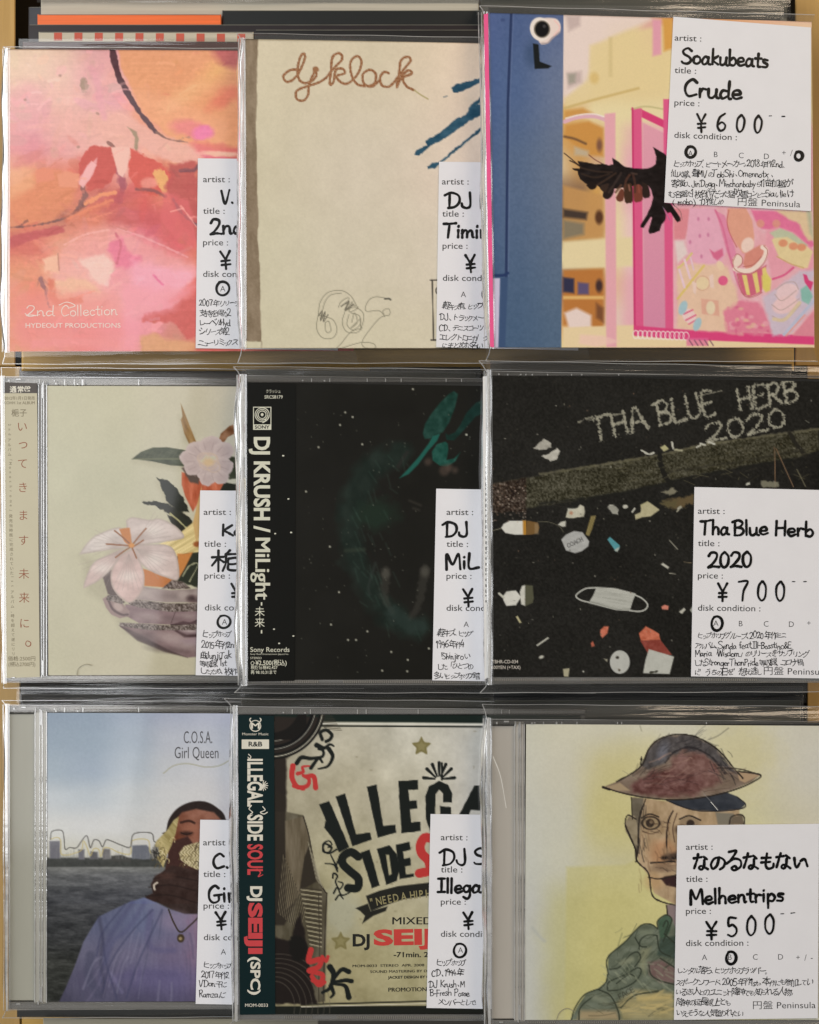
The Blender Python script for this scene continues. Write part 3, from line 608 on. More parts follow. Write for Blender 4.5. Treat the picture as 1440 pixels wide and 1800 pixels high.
    A.poly([(1130,215),(1170,235),(1172,580),(1132,582)], gradv(230,(226,160,178),580,(214,140,170)), soft=2)
    A.poly([(1128,192),(1170,212),(1170,226),(1128,206)], (216,66,122), soft=1.4)
    A.line([(1110,192),(1135,187),(1168,192)], 3, (200,190,140), soft=1.5)
    A.poly([(1166,174),(1182,174),(1184,590),(1170,590)], (222,92,140), soft=1.5)
    A.line([(1112,190),(1116,588)], 3, (200,50,110), soft=1.5); 
    A.poly([(1114,572),(1186,578),(1432,590),(1432,606),(1186,596),(1116,590)], (220,72,128), soft=1.4)
    # sweet-shop panel
    base = lambda X, Y: np.array([230,176,186.])+(fbm(X, Y, 22, seed=6)*40)[..., None]*np.array([.1,1,.9])
    h = C(1180, 355, .1806)
    def L(q, w_, cc, **k): A.line(h(*q), w_, cc, **k)
    def PP(q, cc, **k): A.poly(h(*q), cc, **{'soft': 1.4, **k})
    A.poly([(1186,355),(1428,362),(1430,585),(1190,574)], base, soft=1.5)
    PP(((20,60),(180,60),(180,200),(130,360),(30,370)), (222,140,150), soft=3, warp=3); PP(((40,380),(120,380),(160,500),(60,600)), (228,210,208), soft=3)
    PP(((180,60),(430,60),(470,200),(540,480),(480,600),(250,610),(160,480),(150,350)), (230,172,194), soft=2)
    PP(((60,620),(250,600),(540,620),(640,860),(700,1290),(60,1230)), (230,196,170), soft=4, warp=3)
    PP(((430,80),(520,130),(590,330),(640,520),(600,620),(540,480),(470,220)), (224,140,172)); L(((430,80),(500,240),(570,520),(640,760),(690,880)), 3.5, (214,110,146), soft=2, a=.8)
    for p in ((265,165),(365,165),(280,330),(360,320),(185,390),(295,530)): A.ell(*h(p)[0], 2.2, 3.4, (206,130,165), soft=1.4)
    PP(((375,460),(420,490),(500,450),(510,520),(450,570),(410,540)), (216,110,146), soft=2)
    PP(((780,80),(1100,90),(1250,170),(1400,420),(1340,460),(1180,300),(880,260),(820,180)), (226,118,158), soft=2.5); PP(((1010,80),(1360,85),(1390,360),(1330,380),(1240,220)), (222,196,160), soft=3, warp=3); PP(((1320,90),(1365,90),(1385,360),(1350,300)), (172,180,156), soft=4, a=.8)
    PP(((930,280),(1040,240),(1200,300),(1390,470),(1390,700),(1200,640),(980,740),(920,420)), (230,160,176), soft=3)
    PP(((980,370),(1060,290),(1200,330),(1380,480),(1330,640),(1270,650),(1050,540)), (226,206,158), soft=1.8); PP(((960,300),(1060,255),(1180,300),(1330,420),(1290,440),(1130,340),(1010,350)), (190,196,168), soft=2)
    for p in ((1090,400),(1190,430),(1270,440)): A.ell(*h(p)[0], 8, 6.5, (220,150,116), soft=1.6)
    L(((1030,530),(1160,600),(1290,640)), 2, (206,170,120)); L(((990,750),(1100,710),(1190,640)), 4, (218,96,140), soft=1.6)
    for p in ((870,210),(1025,210)): A.ell(*h(p)[0], 7, 7, (222,150,140), soft=2)
    # tub with stripes, cream and a biscuit shape
    PP(((550,60),(730,60),(790,180),(810,330),(800,470),(700,500),(640,420),(560,280),(545,180)), (224,162,140), soft=1.8); L(((560,80),(545,190),(570,300),(640,440)), 1.8, (200,110,110), soft=1.2)
    A.ell(*h((745,420))[0], 11, 14, (236,208,196), rot=20, soft=1.6); PP(((720,500),(860,420),(920,420),(900,560),(740,680),(700,600)), (216,142,128), soft=2)
    PP(((640,690),(770,700),(930,610),(880,880),(760,925),(700,900)), (206,104,128), soft=1.2)
    for q in (((690,710),(735,710),(770,905),(735,905)),((790,700),(835,680),(865,870),(830,890)),((885,650),(920,630),(935,700),(900,800))): PP(q, (228,206,128), soft=1)
    PP(((880,720),(930,690),(975,750),(965,860),(920,880),(890,840)), (220,206,110), soft=2.4)
    L(((620,650),(700,670),(800,650),(900,550),(925,470),(890,440)), 8, (238,218,206), soft=1.2); A.ell(*h((645,570))[0], 8.5, 11, (236,214,200), rot=20, soft=1.2)
    for q in (((600,560),(610,640),(680,690),(790,690),(900,600),(940,480),(900,425)),((640,700),(690,880),(750,928),(830,910),(885,880)),((605,570),(640,505),(690,540),(690,600),(650,640)),((700,630),(800,610),(880,530))): L(q, 1.5, (176,96,90), soft=1, a=.8)
    # sweets
    L(((65,940),(200,770),(320,620)), 4.2, (222,196,120)); L(((70,640),(130,590),(200,500)), 4, (220,198,134)); L(((130,560),(185,740)), 4, (232,202,214)); L(((80,660),(130,830)), 4, (232,202,214)); L(((190,540),(220,660)), 3, (228,196,210))
    A.ell(*h((305,790))[0], 11, 11, (230,208,170), soft=1.2); A.ell(*h((305,790))[0], 12, 12, (206,160,130), ring=1.2, soft=1, a=.8); PP(((205,770),(250,790),(240,900),(215,880)), (232,204,192), soft=1.2); PP(((370,720),(410,700),(420,840),(380,830)), (232,204,192), soft=1.2)
    A.ell(*h((505,765))[0], 8.5, 8.5, (224,98,140), soft=1.3); A.ell(*h((480,620))[0], 6, 9, (234,206,176), rot=-30, soft=1.4)
    PP(((290,940),(460,960),(470,1110),(300,1090)), (222,170,150), soft=1.6); A.ell(*h((385,1030))[0], 8, 12, (228,210,180), soft=1.4)
    A.ell(*h((175,1110))[0], 11, 14, (236,206,204), rot=-35, soft=1.2); L(((125,1090),(210,1050)), 3, (222,110,140)); L(((145,1150),(240,1100)), 3, (222,110,140)); L(((170,1190),(240,1150)), 2.4, (222,110,140))
    A.ell(*h((115,1030))[0], 7, 13, (166,196,206), rot=20, soft=1.3); A.ell(*h((255,1190))[0], 6.5, 12, (166,196,206), rot=20, soft=1.3)
    PP(((520,1050),(700,960),(860,970),(980,1200),(980,1290),(540,1280)), (224,132,156), soft=4, warp=6, wf=10)
    for k in range(22):
        r = random.Random(k); p = h((r.uniform(540, 960), r.uniform(1000, 1270)))[0]; A.ell(p[0], p[1], r.uniform(2, 6), r.uniform(2, 5), r.choice([(214,104,140),(232,170,180),(226,190,160)]), soft=1.6, a=.7, warp=2)
    PP(((890,930),(1250,680),(1390,650),(1400,1000),(1150,1300),(990,1300)), (206,190,206), soft=4, warp=4)
    A.ell(*h((1130,880))[0], 20, 15, (230,200,204), rot=-20, soft=2); A.ell(*h((1110,1000))[0], 23, 15, (232,198,200), rot=-20, soft=2)
    for q in (((1010,900),(1080,960),(1220,860)),((980,1000),(1080,1050),(1250,940)),((985,1110),(1100,1150),(1260,1000)),((1020,850),(1110,790),(1200,780),(1240,850))): L(q, 1.6, (184,160,156), soft=1.2, a=.8)
    L(((1000,1140),(1110,1140),(1250,980)), 6, (216,196,166), soft=2); PP(((1260,850),(1330,800),(1380,920),(1340,1000),(1270,960)), (140,188,178), soft=2); PP(((1285,700),(1320,710),(1340,760),(1385,780),(1360,865),(1300,780)), (214,70,124), soft=1.4)
    L(((1100,1290),(1390,960)), 5, (186,190,214), soft=2); PP(((1180,1300),(1395,1050),(1400,1310)), (222,140,156), soft=2); L(((1120,1300),(1300,1100)), 2.4, (226,160,150))
    A.noise(5, 6, seed=21, S_=A.sl(1190, 360, 1430, 575))
    # curly wire along the bottom
    for k in range(12):
        x = 1118+k*8; A.ell(x, 588+k*.25, 4.4, 6, (244,232,226), ring=1.5, soft=.8, a=.85)
    A.rect(1207, 594, 1245, 608, (226,110,160), soft=2, a=.7)
    for k in range(5): A.line([(1212+k*9,598),(1218+k*9,607)], 2.4, (120,80,100), a=.7)
    A.poly([(1020,588),(1060,590),(1090,600),(1050,610),(1018,604)], (240,200,190), soft=3, a=.7)
    # blue wall
    A.poly([(850,15),(991,22),(987,615),(850,615)], lambda X, Y: bil(X, Y, [850,900,990], [20,150,300,620], np.array([[(84,102,150),(78,98,142),(92,108,148)],[(78,100,148),(82,104,146),(108,122,152)],[(76,98,142),(88,108,140),(104,118,142)],[(60,88,124),(74,98,128),(84,106,132)]], float))+(fbm(X, Y, 4, seed=31)*14)[..., None], soft=1)
    A.line([(899,20),(893,180),(890,486)], 4.5, (44,58,96), soft=1.4, sm=False); A.line([(903,20),(897,180),(894,486)], 1.6, (104,120,160), soft=1, a=.5, sm=False)
    A.line([(862,484),(884,484),(893,480)], 5, (40,58,100), soft=1.5)
    A.poly([(862,489),(879,489),(876,612),(866,612)], (204,198,224), soft=1.2); A.line([(865,505),(867,605)], 1.5, (160,160,190), soft=1)
    A.poly([(881,489),(893,486),(888,612),(878,612)], (62,84,120), soft=1.4)
    A.ell(884, 35, 4, 3, (60,76,120), soft=1.5, a=.7)
    # camera on the wall
    A.ell(935, 95, 12, 22, (52,72,104), soft=8, a=.5)
    A.poly([(937,76),(947,78),(949,108),(970,116),(964,120),(940,121)], (26,30,32), soft=1.2)
    A.poly([(944,33),(965,31),(980,34),(986,46),(983,58),(970,66),(962,76),(948,74)], (232,214,206), soft=1.3, sm=True); A.line([(984,56),(972,66),(963,75),(952,76)], 2.4, (176,160,158), soft=1.5)
    A.ell(950, 51, 18, 21, (236,226,218), rot=-15, soft=1.2); A.ell(953, 51, 14.5, 15.5, (120,112,100), rot=-10, soft=1.2); A.ell(953, 51, 12, 13.5, (22,22,24), soft=1.2); A.ell(957, 46, 3, 3, (60,60,62), soft=1)
    A.line([(975,36),(984,48),(974,62)], 2, (240,196,190), soft=1)
    # black bird
    bk = lambda X, Y: np.array([30,24,24.])+(fbm(X, Y, 9, 5, 12)*26)[..., None]
    e = C(985, 240, .1528); br = (92,56,42)
    A.line(e((45,190),(120,250),(215,330)), 1.6, (44,32,30)); A.line(e((110,275),(180,310),(230,345)), 2, (44,32,30)); A.line(e((330,210),(400,265),(480,310)), 1.6, (120,70,60))
    for q, cc in ((((200,280),(330,300),(420,320),(480,310),(560,330),(610,320),(600,245),(660,280),(740,345),(850,365),(990,370),(1060,345),(1100,310),(1105,230),(1070,120),(1140,160),(1200,200),(1240,240),(1250,700),(1190,770),(1090,750),(1070,700),(1040,600),(1010,560),(1000,600),(900,560),(640,600),(520,620),(460,590),(430,560),(350,560),(290,540),(230,490),(205,430),(200,400),(150,385),(135,362),(215,368),(235,345),(205,300)), bk),): A.poly(e(*q), cc, soft=1, warp=.8, wf=5)
    for q, cc in ((((300,560),(340,520),(415,540),(420,570),(400,600),(350,608)), (34,26,24)), (((500,620),(600,560),(620,620),(590,690),(540,722),(490,690)), (40,30,28)), (((640,700),(700,600),(740,640),(720,740),(660,742)), (110,62,48)), (((730,560),(820,540),(835,740),(790,765),(745,750)), (66,46,34)), (((840,560),(930,560),(950,720),(900,752),(850,740)), (118,62,50)), (((940,520),(1010,560),(1035,680),(1000,706),(950,690)), (46,34,30)), (((470,560),(560,540),(520,640),(460,600)), (56,42,36))): A.poly(e(*q), cc, soft=1.2, sm=True)
    for q, cc, w_ in ((((240,360),(420,400),(600,410)), (60,46,38), 3), (((250,430),(400,470),(560,430)), (58,44,36), 3), (((420,560),(520,500),(640,420)), (70,52,42), 3), (((560,640),(640,520),(700,420)), (62,50,46), 4), (((740,600),(760,500),(800,440)), (88,56,44), 4), (((800,620),(790,560)), (150,100,84), 3), (((860,640),(860,540),(840,440)), (76,50,42), 4), (((820,420),(880,430)), (80,62,54), 3), (((640,640),(700,560)), (96,66,52), 4), (((910,640),(900,560)), (140,76,62), 3)): A.line(e(*q), w_, cc, soft=1.5, a=.8)
    A.poly(e((1075,690),(1190,760),(1270,770),(1380,930),(1385,970),(1350,985),(1320,950),(1270,870),(1235,880),(1190,820),(1215,900),(1210,960),(1170,1010),(1145,1080),(1080,1110),(1025,1118),(1015,1085),(1060,930),(1045,920),(960,1050),(925,1045),(925,1015),(1000,900),(1050,780)), bk, soft=1, warp=.8)
    A.line(e((1180,810),(1220,880),(1260,960)), 1.4, (120,130,160), a=.5); A.line(e((1290,770),(1380,860),(1400,950)), 1.2, (110,90,90), a=.7)
    return A

def art_flower(quad):
    A = Art(quad, xv=428, step=1.55, base=(190,184,158))
    A.table([80,200,300,430,660], [678,850,1000,1190], [[(190,185,154),(188,182,150),(192,184,156),(196,188,166),(196,188,166)],[(190,186,156),(186,182,152),(190,184,158),(194,188,166),(194,188,166)],[(188,182,152),(188,182,150),(188,182,152),(190,184,158),(190,184,158)],[(186,180,148),(188,180,150),(186,178,148),(182,174,148),(182,174,148)]])
    A.c = A.c+np.array([2,4,8.])
    A.noise(5, 50, seed=3)
    c = C(0, 640, .3056); d = C(0, 900, .3056)
    for pts in (c((760,560),(900,590),(1050,600),(1050,520)), c((1030,300),(1060,440),(1120,470),(1110,400)), c((900,680),(960,800),(1080,880)), d((460,250),(480,300),(500,460),(600,520),(700,680),(900,800),(600,300))):
        A.poly(pts, (166,160,134), soft=9, a=.6, warp=3)
    A.poly(c((1040,225),(1055,260),(1090,350),(1130,450),(1125,475),(1095,475),(1060,400),(1040,320),(1050,300)), lambda X, Y: np.array([148,116,70.])+(fbm(X*.9-Y*.3, Y, 5, 30, 3)*70)[..., None], soft=1)
    A.poly(c((1255,450),(1270,400),(1320,355),(1380,338),(1500,330),(1500,380),(1370,390),(1310,420),(1275,470)), lambda X, Y: np.array([132,90,60.])+(fbm(X, Y, 12, seed=3)*90)[..., None], soft=1.1)
    leaf = lambda X, Y: np.array([58,62,46.])+(fbm(X, Y, 14, 5, 5)*52)[..., None]
    A.poly(c((1300,530),(1400,540),(1460,600),(1420,650),(1320,665),(1260,640)), leaf, soft=1.2, warp=3)
    A.poly(c((1180,680),(1280,680),(1360,690),(1400,720),(1300,740),(1180,720)), (36,38,30), soft=1.2, warp=2)
    A.poly(c((1385,660),(1460,650),(1460,740),(1385,720)), (206,176,60), soft=4)
    A.poly(c((1045,620),(1150,650),(1290,680),(1250,760),(1140,800),(1110,850),(1065,760),(1045,690)), lambda X, Y: np.array([184,96,66.])+(fbm(X, Y, 8, 30, 7)*80)[..., None], soft=1.4)
    A.poly(c((1045,600),(1090,580),(1150,640),(1140,690),(1090,680)), (88,74,66), soft=2, warp=3)
    A.poly(c((758,547),(810,505),(880,480),(960,478),(1050,492),(1090,500),(1060,588),(980,582),(880,560),(800,550)), lambda X, Y: np.array([66,72,52.])+(fbm(X-Y, Y, 12, 5, 5)*50)[..., None], soft=1)
    A.line(c((770,546),(900,545),(1050,545)), 1.8, (110,114,84), soft=1)
    for k in range(8): A.line(c((820+k*28,546),(850+k*28,500)), 1.2, (96,100,72), soft=1, a=.5)
    A.poly(c((903,655),(960,668),(1020,720),(1060,780),(1090,850),(1030,850),(960,790),(930,710)), (34,36,26), soft=1, warp=3, wf=7)
    A.poly(c((818,795),(880,785),(970,805),(1060,860),(1110,900),(1110,960),(1040,920),(970,860),(900,820),(830,805)), (38,38,28), soft=1, warp=3, wf=7)
    A.poly(c((965,865),(1040,900),(1110,930),(1110,980),(1040,970),(990,930)), (40,38,28), soft=1, warp=3)
    # camellia-like pink flower
    for (x, y, r) in ((1130,500,62),(1215,470,66),(1285,500,58),(1280,590,62),(1200,620,70),(1110,590,55),(1080,540,48),(1270,650,45),(1190,660,45)):
        p = c((x, y))[0]; A.ell(p[0], p[1], r*.3056, r*.27, (196,180,176), soft=1.2, warp=3, wf=9); A.ell(p[0]+1, p[1]+1, r*.24, r*.2, (178,160,158), soft=5, a=.6, warp=3)
    for (x, y, r) in ((1200,560,50),(1170,540,30),(1230,590,32),(1215,545,26)):
        p = c((x, y))[0]; A.ell(p[0], p[1], r*.3056, r*.26, (200,178,158), soft=1.2, ring=2.4, a=.6, warp=2)
    A.ell(*c((1200,565))[0], 10, 7, (204,178,142), soft=4); 
    for k in range(14):
        a = k*.449; p = c((1200+80*math.cos(a), 560+70*math.sin(a)))[0]; A.line([p, (p[0]+14*math.cos(a), p[1]+12*math.sin(a))], 1.5, (158,140,138), soft=1.4, a=.5)
    # dark leaves behind the jaw, yellow trumpet
    A.poly(d((1020,200),(1100,120),(1160,200),(1160,440),(1020,400)), (42,46,34), soft=2, warp=3); A.line(d((1050,370),(1090,310),(1140,300),(1090,400)), 2.4, (150,150,120), rough=1)
    A.line(d((980,10),(1040,60),(1100,120)), 3, (168,164,120), rough=1); A.line(d((1010,0),(1070,70)), 7, (40,42,30), rough=2)
    A.poly(d((915,185),(1000,150),(1110,60),(1150,20),(1150,230),(1060,240),(1000,260),(1040,330),(1010,250)), lambda X, Y: np.array([206,186,128.])+(fbm(X*.6+Y, X*.2, 3, 20, 3)*90)[..., None], soft=1.2)
    A.poly(d((1110,60),(1160,-150),(1160,100),(1130,180)), (198,164,108), soft=1.4); A.ell(*d((1135,185))[0], 7, 5, (150,84,40), soft=2)
    A.poly(d((1020,240),(1060,240),(1110,230),(1060,330),(1030,380)), (196,128,66), soft=1.5)
    # face, grey-violet cut in bands
    F = lambda X, Y: np.array([150,136,132.])+(fbm(X, Y, 34, 14, 3)*50)[..., None]
    A.poly(d((590,370),(640,330),(700,400),(700,520),(620,470)), (92,76,72), soft=1.5)
    A.poly(d((700,420),(830,430),(980,450),(1160,440),(1160,520),(960,520),(760,500)), F, soft=1.2)
    A.ell(*d((900,480))[0], 30, 9, (188,170,168), soft=8, a=.7); A.ell(*d((1120,500))[0], 16, 7, (108,84,84), soft=3, a=.8)
    A.poly(d((820,325),(900,350),(1010,385),(960,435),(830,425)), (188,116,60), soft=1.2)
    A.poly(d((720,530),(960,560),(1160,560),(1160,640),(1000,650),(800,640),(730,600)), lambda X, Y: np.array([132,110,112.])+(fbm(X, Y, 20, 9, 3)*40)[..., None], soft=1.2)
    A.line(d((1010,570),(985,640)), 1.4, (90,70,72)); A.line(d((985,650),(1080,645),(1150,615)), 2.4, (52,36,38))
    A.poly(d((700,640),(1150,670),(1160,830),(1080,838),(960,800),(800,730),(690,660)), lambda X, Y: np.array([134,112,112.])+(fbm(X, Y, 26, 12, 8)*60)[..., None]-((X-330)/-130*24)[..., None], soft=1.2)
    A.ell(*d((980,740))[0], 26, 9, (170,150,150), rot=15, soft=7, a=.6); A.poly(d((1000,680),(1160,680),(1160,720),(1060,722)), (70,50,52), soft=2); A.poly(d((1020,735),(1160,720),(1160,760),(1080,770)), (150,130,134), soft=3)
    A.poly(d((690,655),(800,700),(960,790),(1080,838),(950,806),(790,740)), (62,46,46), soft=2, a=.8)
    A.poly(d((590,500),(620,480),(700,520),(745,570),(745,600),(690,612),(640,590),(610,550)), (150,128,124), soft=1.2); A.line(d((625,510),(650,560),(700,590),(735,590)), 4, (96,76,76), soft=1.5); A.ell(*d((680,545))[0], 9, 6, (178,158,152), rot=40, soft=2)
    # modelling of the cheek, nose, mouth and chin
    for x, y, rx, ry, cc, al in ((250,1042,26,7,(180,166,160),.6),(300,1048,26,6,(96,84,82),.4),(322,1046,9,9,(176,162,156),.6),(338,1052,7,4,(58,46,46),.9),(350,1042,8,10,(170,156,150),.7),(262,1084,22,7,(168,152,148),.5),(300,1088,12,5,(92,78,78),.4),(330,1083,12,4,(160,146,142),.6),(300,1120,24,8,(176,160,156),.55),(262,1122,18,7,(112,96,96),.5),(330,1136,18,6,(162,148,144),.5),(290,1142,26,5,(84,70,70),.5),(240,1112,12,5,(150,134,130),.5)):
        A.ell(x, y, rx, ry, cc, soft=5, a=al, rot=6)
    A.poly([(304,1097),(322,1092),(334,1094),(352,1089),(352,1099),(330,1100)], (86,66,68), soft=1.6); A.poly([(310,1103),(352,1103),(352,1114),(328,1116),(314,1110)], (132,112,114), soft=2.4); A.ell(334, 1109, 11, 2.6, (186,170,168), soft=2, a=.7)
    gl = lambda X, Y: np.array([112,100,94.])+(fbm(X, Y, 2.3, seed=9, oc=2)*190)[..., None]
    A.poly(d((620,478),(680,480),(720,520),(700,530),(610,505)), gl, soft=1); A.poly(d((740,505),(800,505),(960,525),(1160,525),(1160,570),(980,575),(800,550),(740,530)), gl, soft=1)
    A.poly(d((690,635),(860,645),(1000,655),(1160,640),(1160,680),(1000,680),(860,680),(685,655)), gl, soft=1); A.poly(d((930,440),(990,390),(1050,400),(1100,440),(1000,445)), gl, soft=1)
    # white magnolia
    pet = [((455,245),(500,180),(560,130),(690,88),(720,150),(740,200),(640,215),(520,235)),((725,50),(760,30),(860,45),(920,38),(1010,80),(1060,140),(1020,160),(880,180),(800,190),(740,150)),
           ((745,200),(800,190),(960,190),(1015,250),(1028,385),(950,375),(850,330),(780,260)),((480,440),(490,390),(540,290),(640,240),(710,215),(690,270),(620,350),(560,400)),((690,250),(760,215),(800,270),(830,360),(820,450),(760,520),(700,500),(645,430),(640,340))]
    for k, q in enumerate(pet):
        P = d(*q); A.poly(P, (168,154,144), soft=1.2, sm=True)
        cx = sum(p[0] for p in P)/len(P); cy = sum(p[1] for p in P)/len(P)
        A.poly(P, lambda X, Y, k=k: np.array([204,194,188.])-np.array([0,2,2])*k*2+(fbm(X+Y*.3, Y, 22, 9, k)*44)[..., None], soft=3, sm=True, grow=-1.6)
        A.ell(cx, cy, 14, 9, (220,212,204), soft=8, a=.6)
        A.ell(cx*.45+227*.55, cy*.45+958*.55, 15, 10, (160,142,134), soft=9, a=.45)
        for j in range(7):
            t_ = (j-3)*.22; vx, vy = cx-227, cy-958; ex_, ey_ = 227+vx*1.55-vy*t_, 958+vy*1.55+vx*t_
            A.line([(227+vx*.3, 958+vy*.3), (227+vx*.9-vy*t_*.4, 958+vy*.9+vx*t_*.4), (ex_*.8+cx*.2, ey_*.8+cy*.2)], 1.1, (158,142,136), soft=1.3, a=.35)
        for j in range(4): A.line([(227,958),((227+cx)/2+j*5-8,(958+cy)/2),(cx*1.3-68+j*8-10 if k < 0 else cx+j*7-10, cy+j*3-5)], 1, (176,164,156), soft=1.4, a=.35)
    A.poly(d((685,95),(745,90),(760,180),(750,200),(715,170)), (190,122,66), soft=1.3, warp=1.5)
    for q in (((755,190),(700,140),(660,108)),((755,195),(690,190),(612,184)),((760,195),(700,235),(665,262)),((765,185),(800,140),(840,95)),((765,200),(790,185),(825,162)),((760,205),(775,240),(785,265))): A.line(d(*q), 2.6, (140,90,56), soft=1)
    A.ell(*d((757,192))[0], 5, 4, (206,140,70), soft=1.5)
    A.noise(4, 3, seed=14)
    A.line(c((420,0),(420,0))+d((440,940),(450,900),(490,875),(540,875)), 1.2, (170,166,146), soft=1, a=0)
    return A

def art_space(quad):
    A = Art(quad, xv=862, step=1.7, base=(27,26,22))
    A.noise(5, 60, seed=2)
    c = C(400, 640, 1/3); d = C(400, 900, 1/3)
    g = lambda X, Y: np.array([30,44,38.])+(fbm(X, Y, 16, 26, 6)*30)[..., None]
    A.line([(705,795),(660,820),(628,870),(612,930),(620,985),(648,1035),(690,1080),(735,1108)], 40, g, soft=14, a=.75, rough=16, rf=22)
    A.ell(660, 905, 36, 26, (30,50,38), soft=14, a=.7, warp=12)
    A.line([(716,795),(700,820),(712,800)], 6, (44,40,38), soft=3, a=.6)
    A.line([(608,968),(640,966)], 7, (48,56,46), soft=3, a=.7); A.line([(660,990),(648,1030),(650,1045)], 5, (46,54,50), soft=3, a=.6)
    for q in (((678,1005),(677,1022),(676,1050),(690,1075)),((748,1002),(742,1030),(736,1062),(722,1085))): A.line(q, 17, (72,70,64), soft=4, w2=11, a=.42, rough=4)
    for x, y in ((678,1008),(747,1005)): A.ell(x, y, 7, 9, (96,94,86), soft=4, a=.5)
    for k in range(60):
        r = random.Random(k+900); t_ = r.random(); x = 640+r.gauss(0, 16)+70*(t_-.5)**2*3; y = 800+t_*300; A.line([(x, y), (x+r.uniform(4, 14), y+r.uniform(8, 26))], 2, (60,84,74) if k % 3 else (22,28,24), soft=2.5, a=.3)
    A.line([(690,1075),(720,1100),(738,1100)], 24, (44,58,54), soft=8, a=.6, rough=6)
    teal = lambda X, Y: np.array([28,76,66.])+(fbm(X, Y, 9, seed=5)*46)[..., None]
    A.poly(c((1195,142),(1216,158),(1200,230),(1168,310),(1135,360),(1100,372),(1070,392),(1040,395),(1030,365),(1042,315),(1075,262),(1120,205),(1165,160)), lambda X, Y: np.array([26,60,52.])+(fbm(X, Y, 9, seed=5)*44)[..., None], soft=1.6)
    A.poly(c((1122,366),(1105,405),(1060,455),(1005,530),(955,580),(905,603),(950,556),(1010,488),(1060,420),(1082,380)), (30,90,80), soft=1.3)
    A.poly(c((1400,160),(1310,205),(1262,255),(1228,320),(1200,360),(1165,375),(1150,365),(1155,400),(1195,402),(1245,350),(1310,275),(1400,240)), lambda X, Y: np.array([22,52,46.])+(fbm(X, Y, 12, seed=7)*30)[..., None], soft=1.3)
    A.poly(c((1150,408),(1105,422),(1078,462),(1082,508),(1120,536),(1160,540),(1202,512),(1228,465),(1195,498),(1155,506),(1165,450),(1162,420)), teal, soft=1.3)
    for p, r in (((1058,515),6),((1145,560),9),((1170,545),6),((1200,560),5)): A.ell(*c(p)[0], r, r*1.1, (84,70,62), rot=30, soft=4, a=.6)
    for q in (((960,720),(1020,745)),((980,760),(1010,770))): A.line(c(*q), 4, (64,60,54), soft=3, a=.5)
    for k in range(130):
        r = random.Random(k+5); x, y = r.uniform(520, 850), r.uniform(680, 1190); A.ell(x, y, 1.1, 1.1, (110,112,100), soft=.9, a=r.uniform(.1, .7))
    for x, y in ((726,684),(607,725),(620,733),(598,747),(637,781),(820,764),(820,764),(580,961),(596,1041),(582,1098),(626,1125),(646,1110),(612,1125),(688,1146),(717,1160),(716,1180),(672,1179),(754,1140),(560,786),(538,864)): A.ell(x, y, 1.8, 1.8, (176,176,160), soft=1, a=.85)
    return A

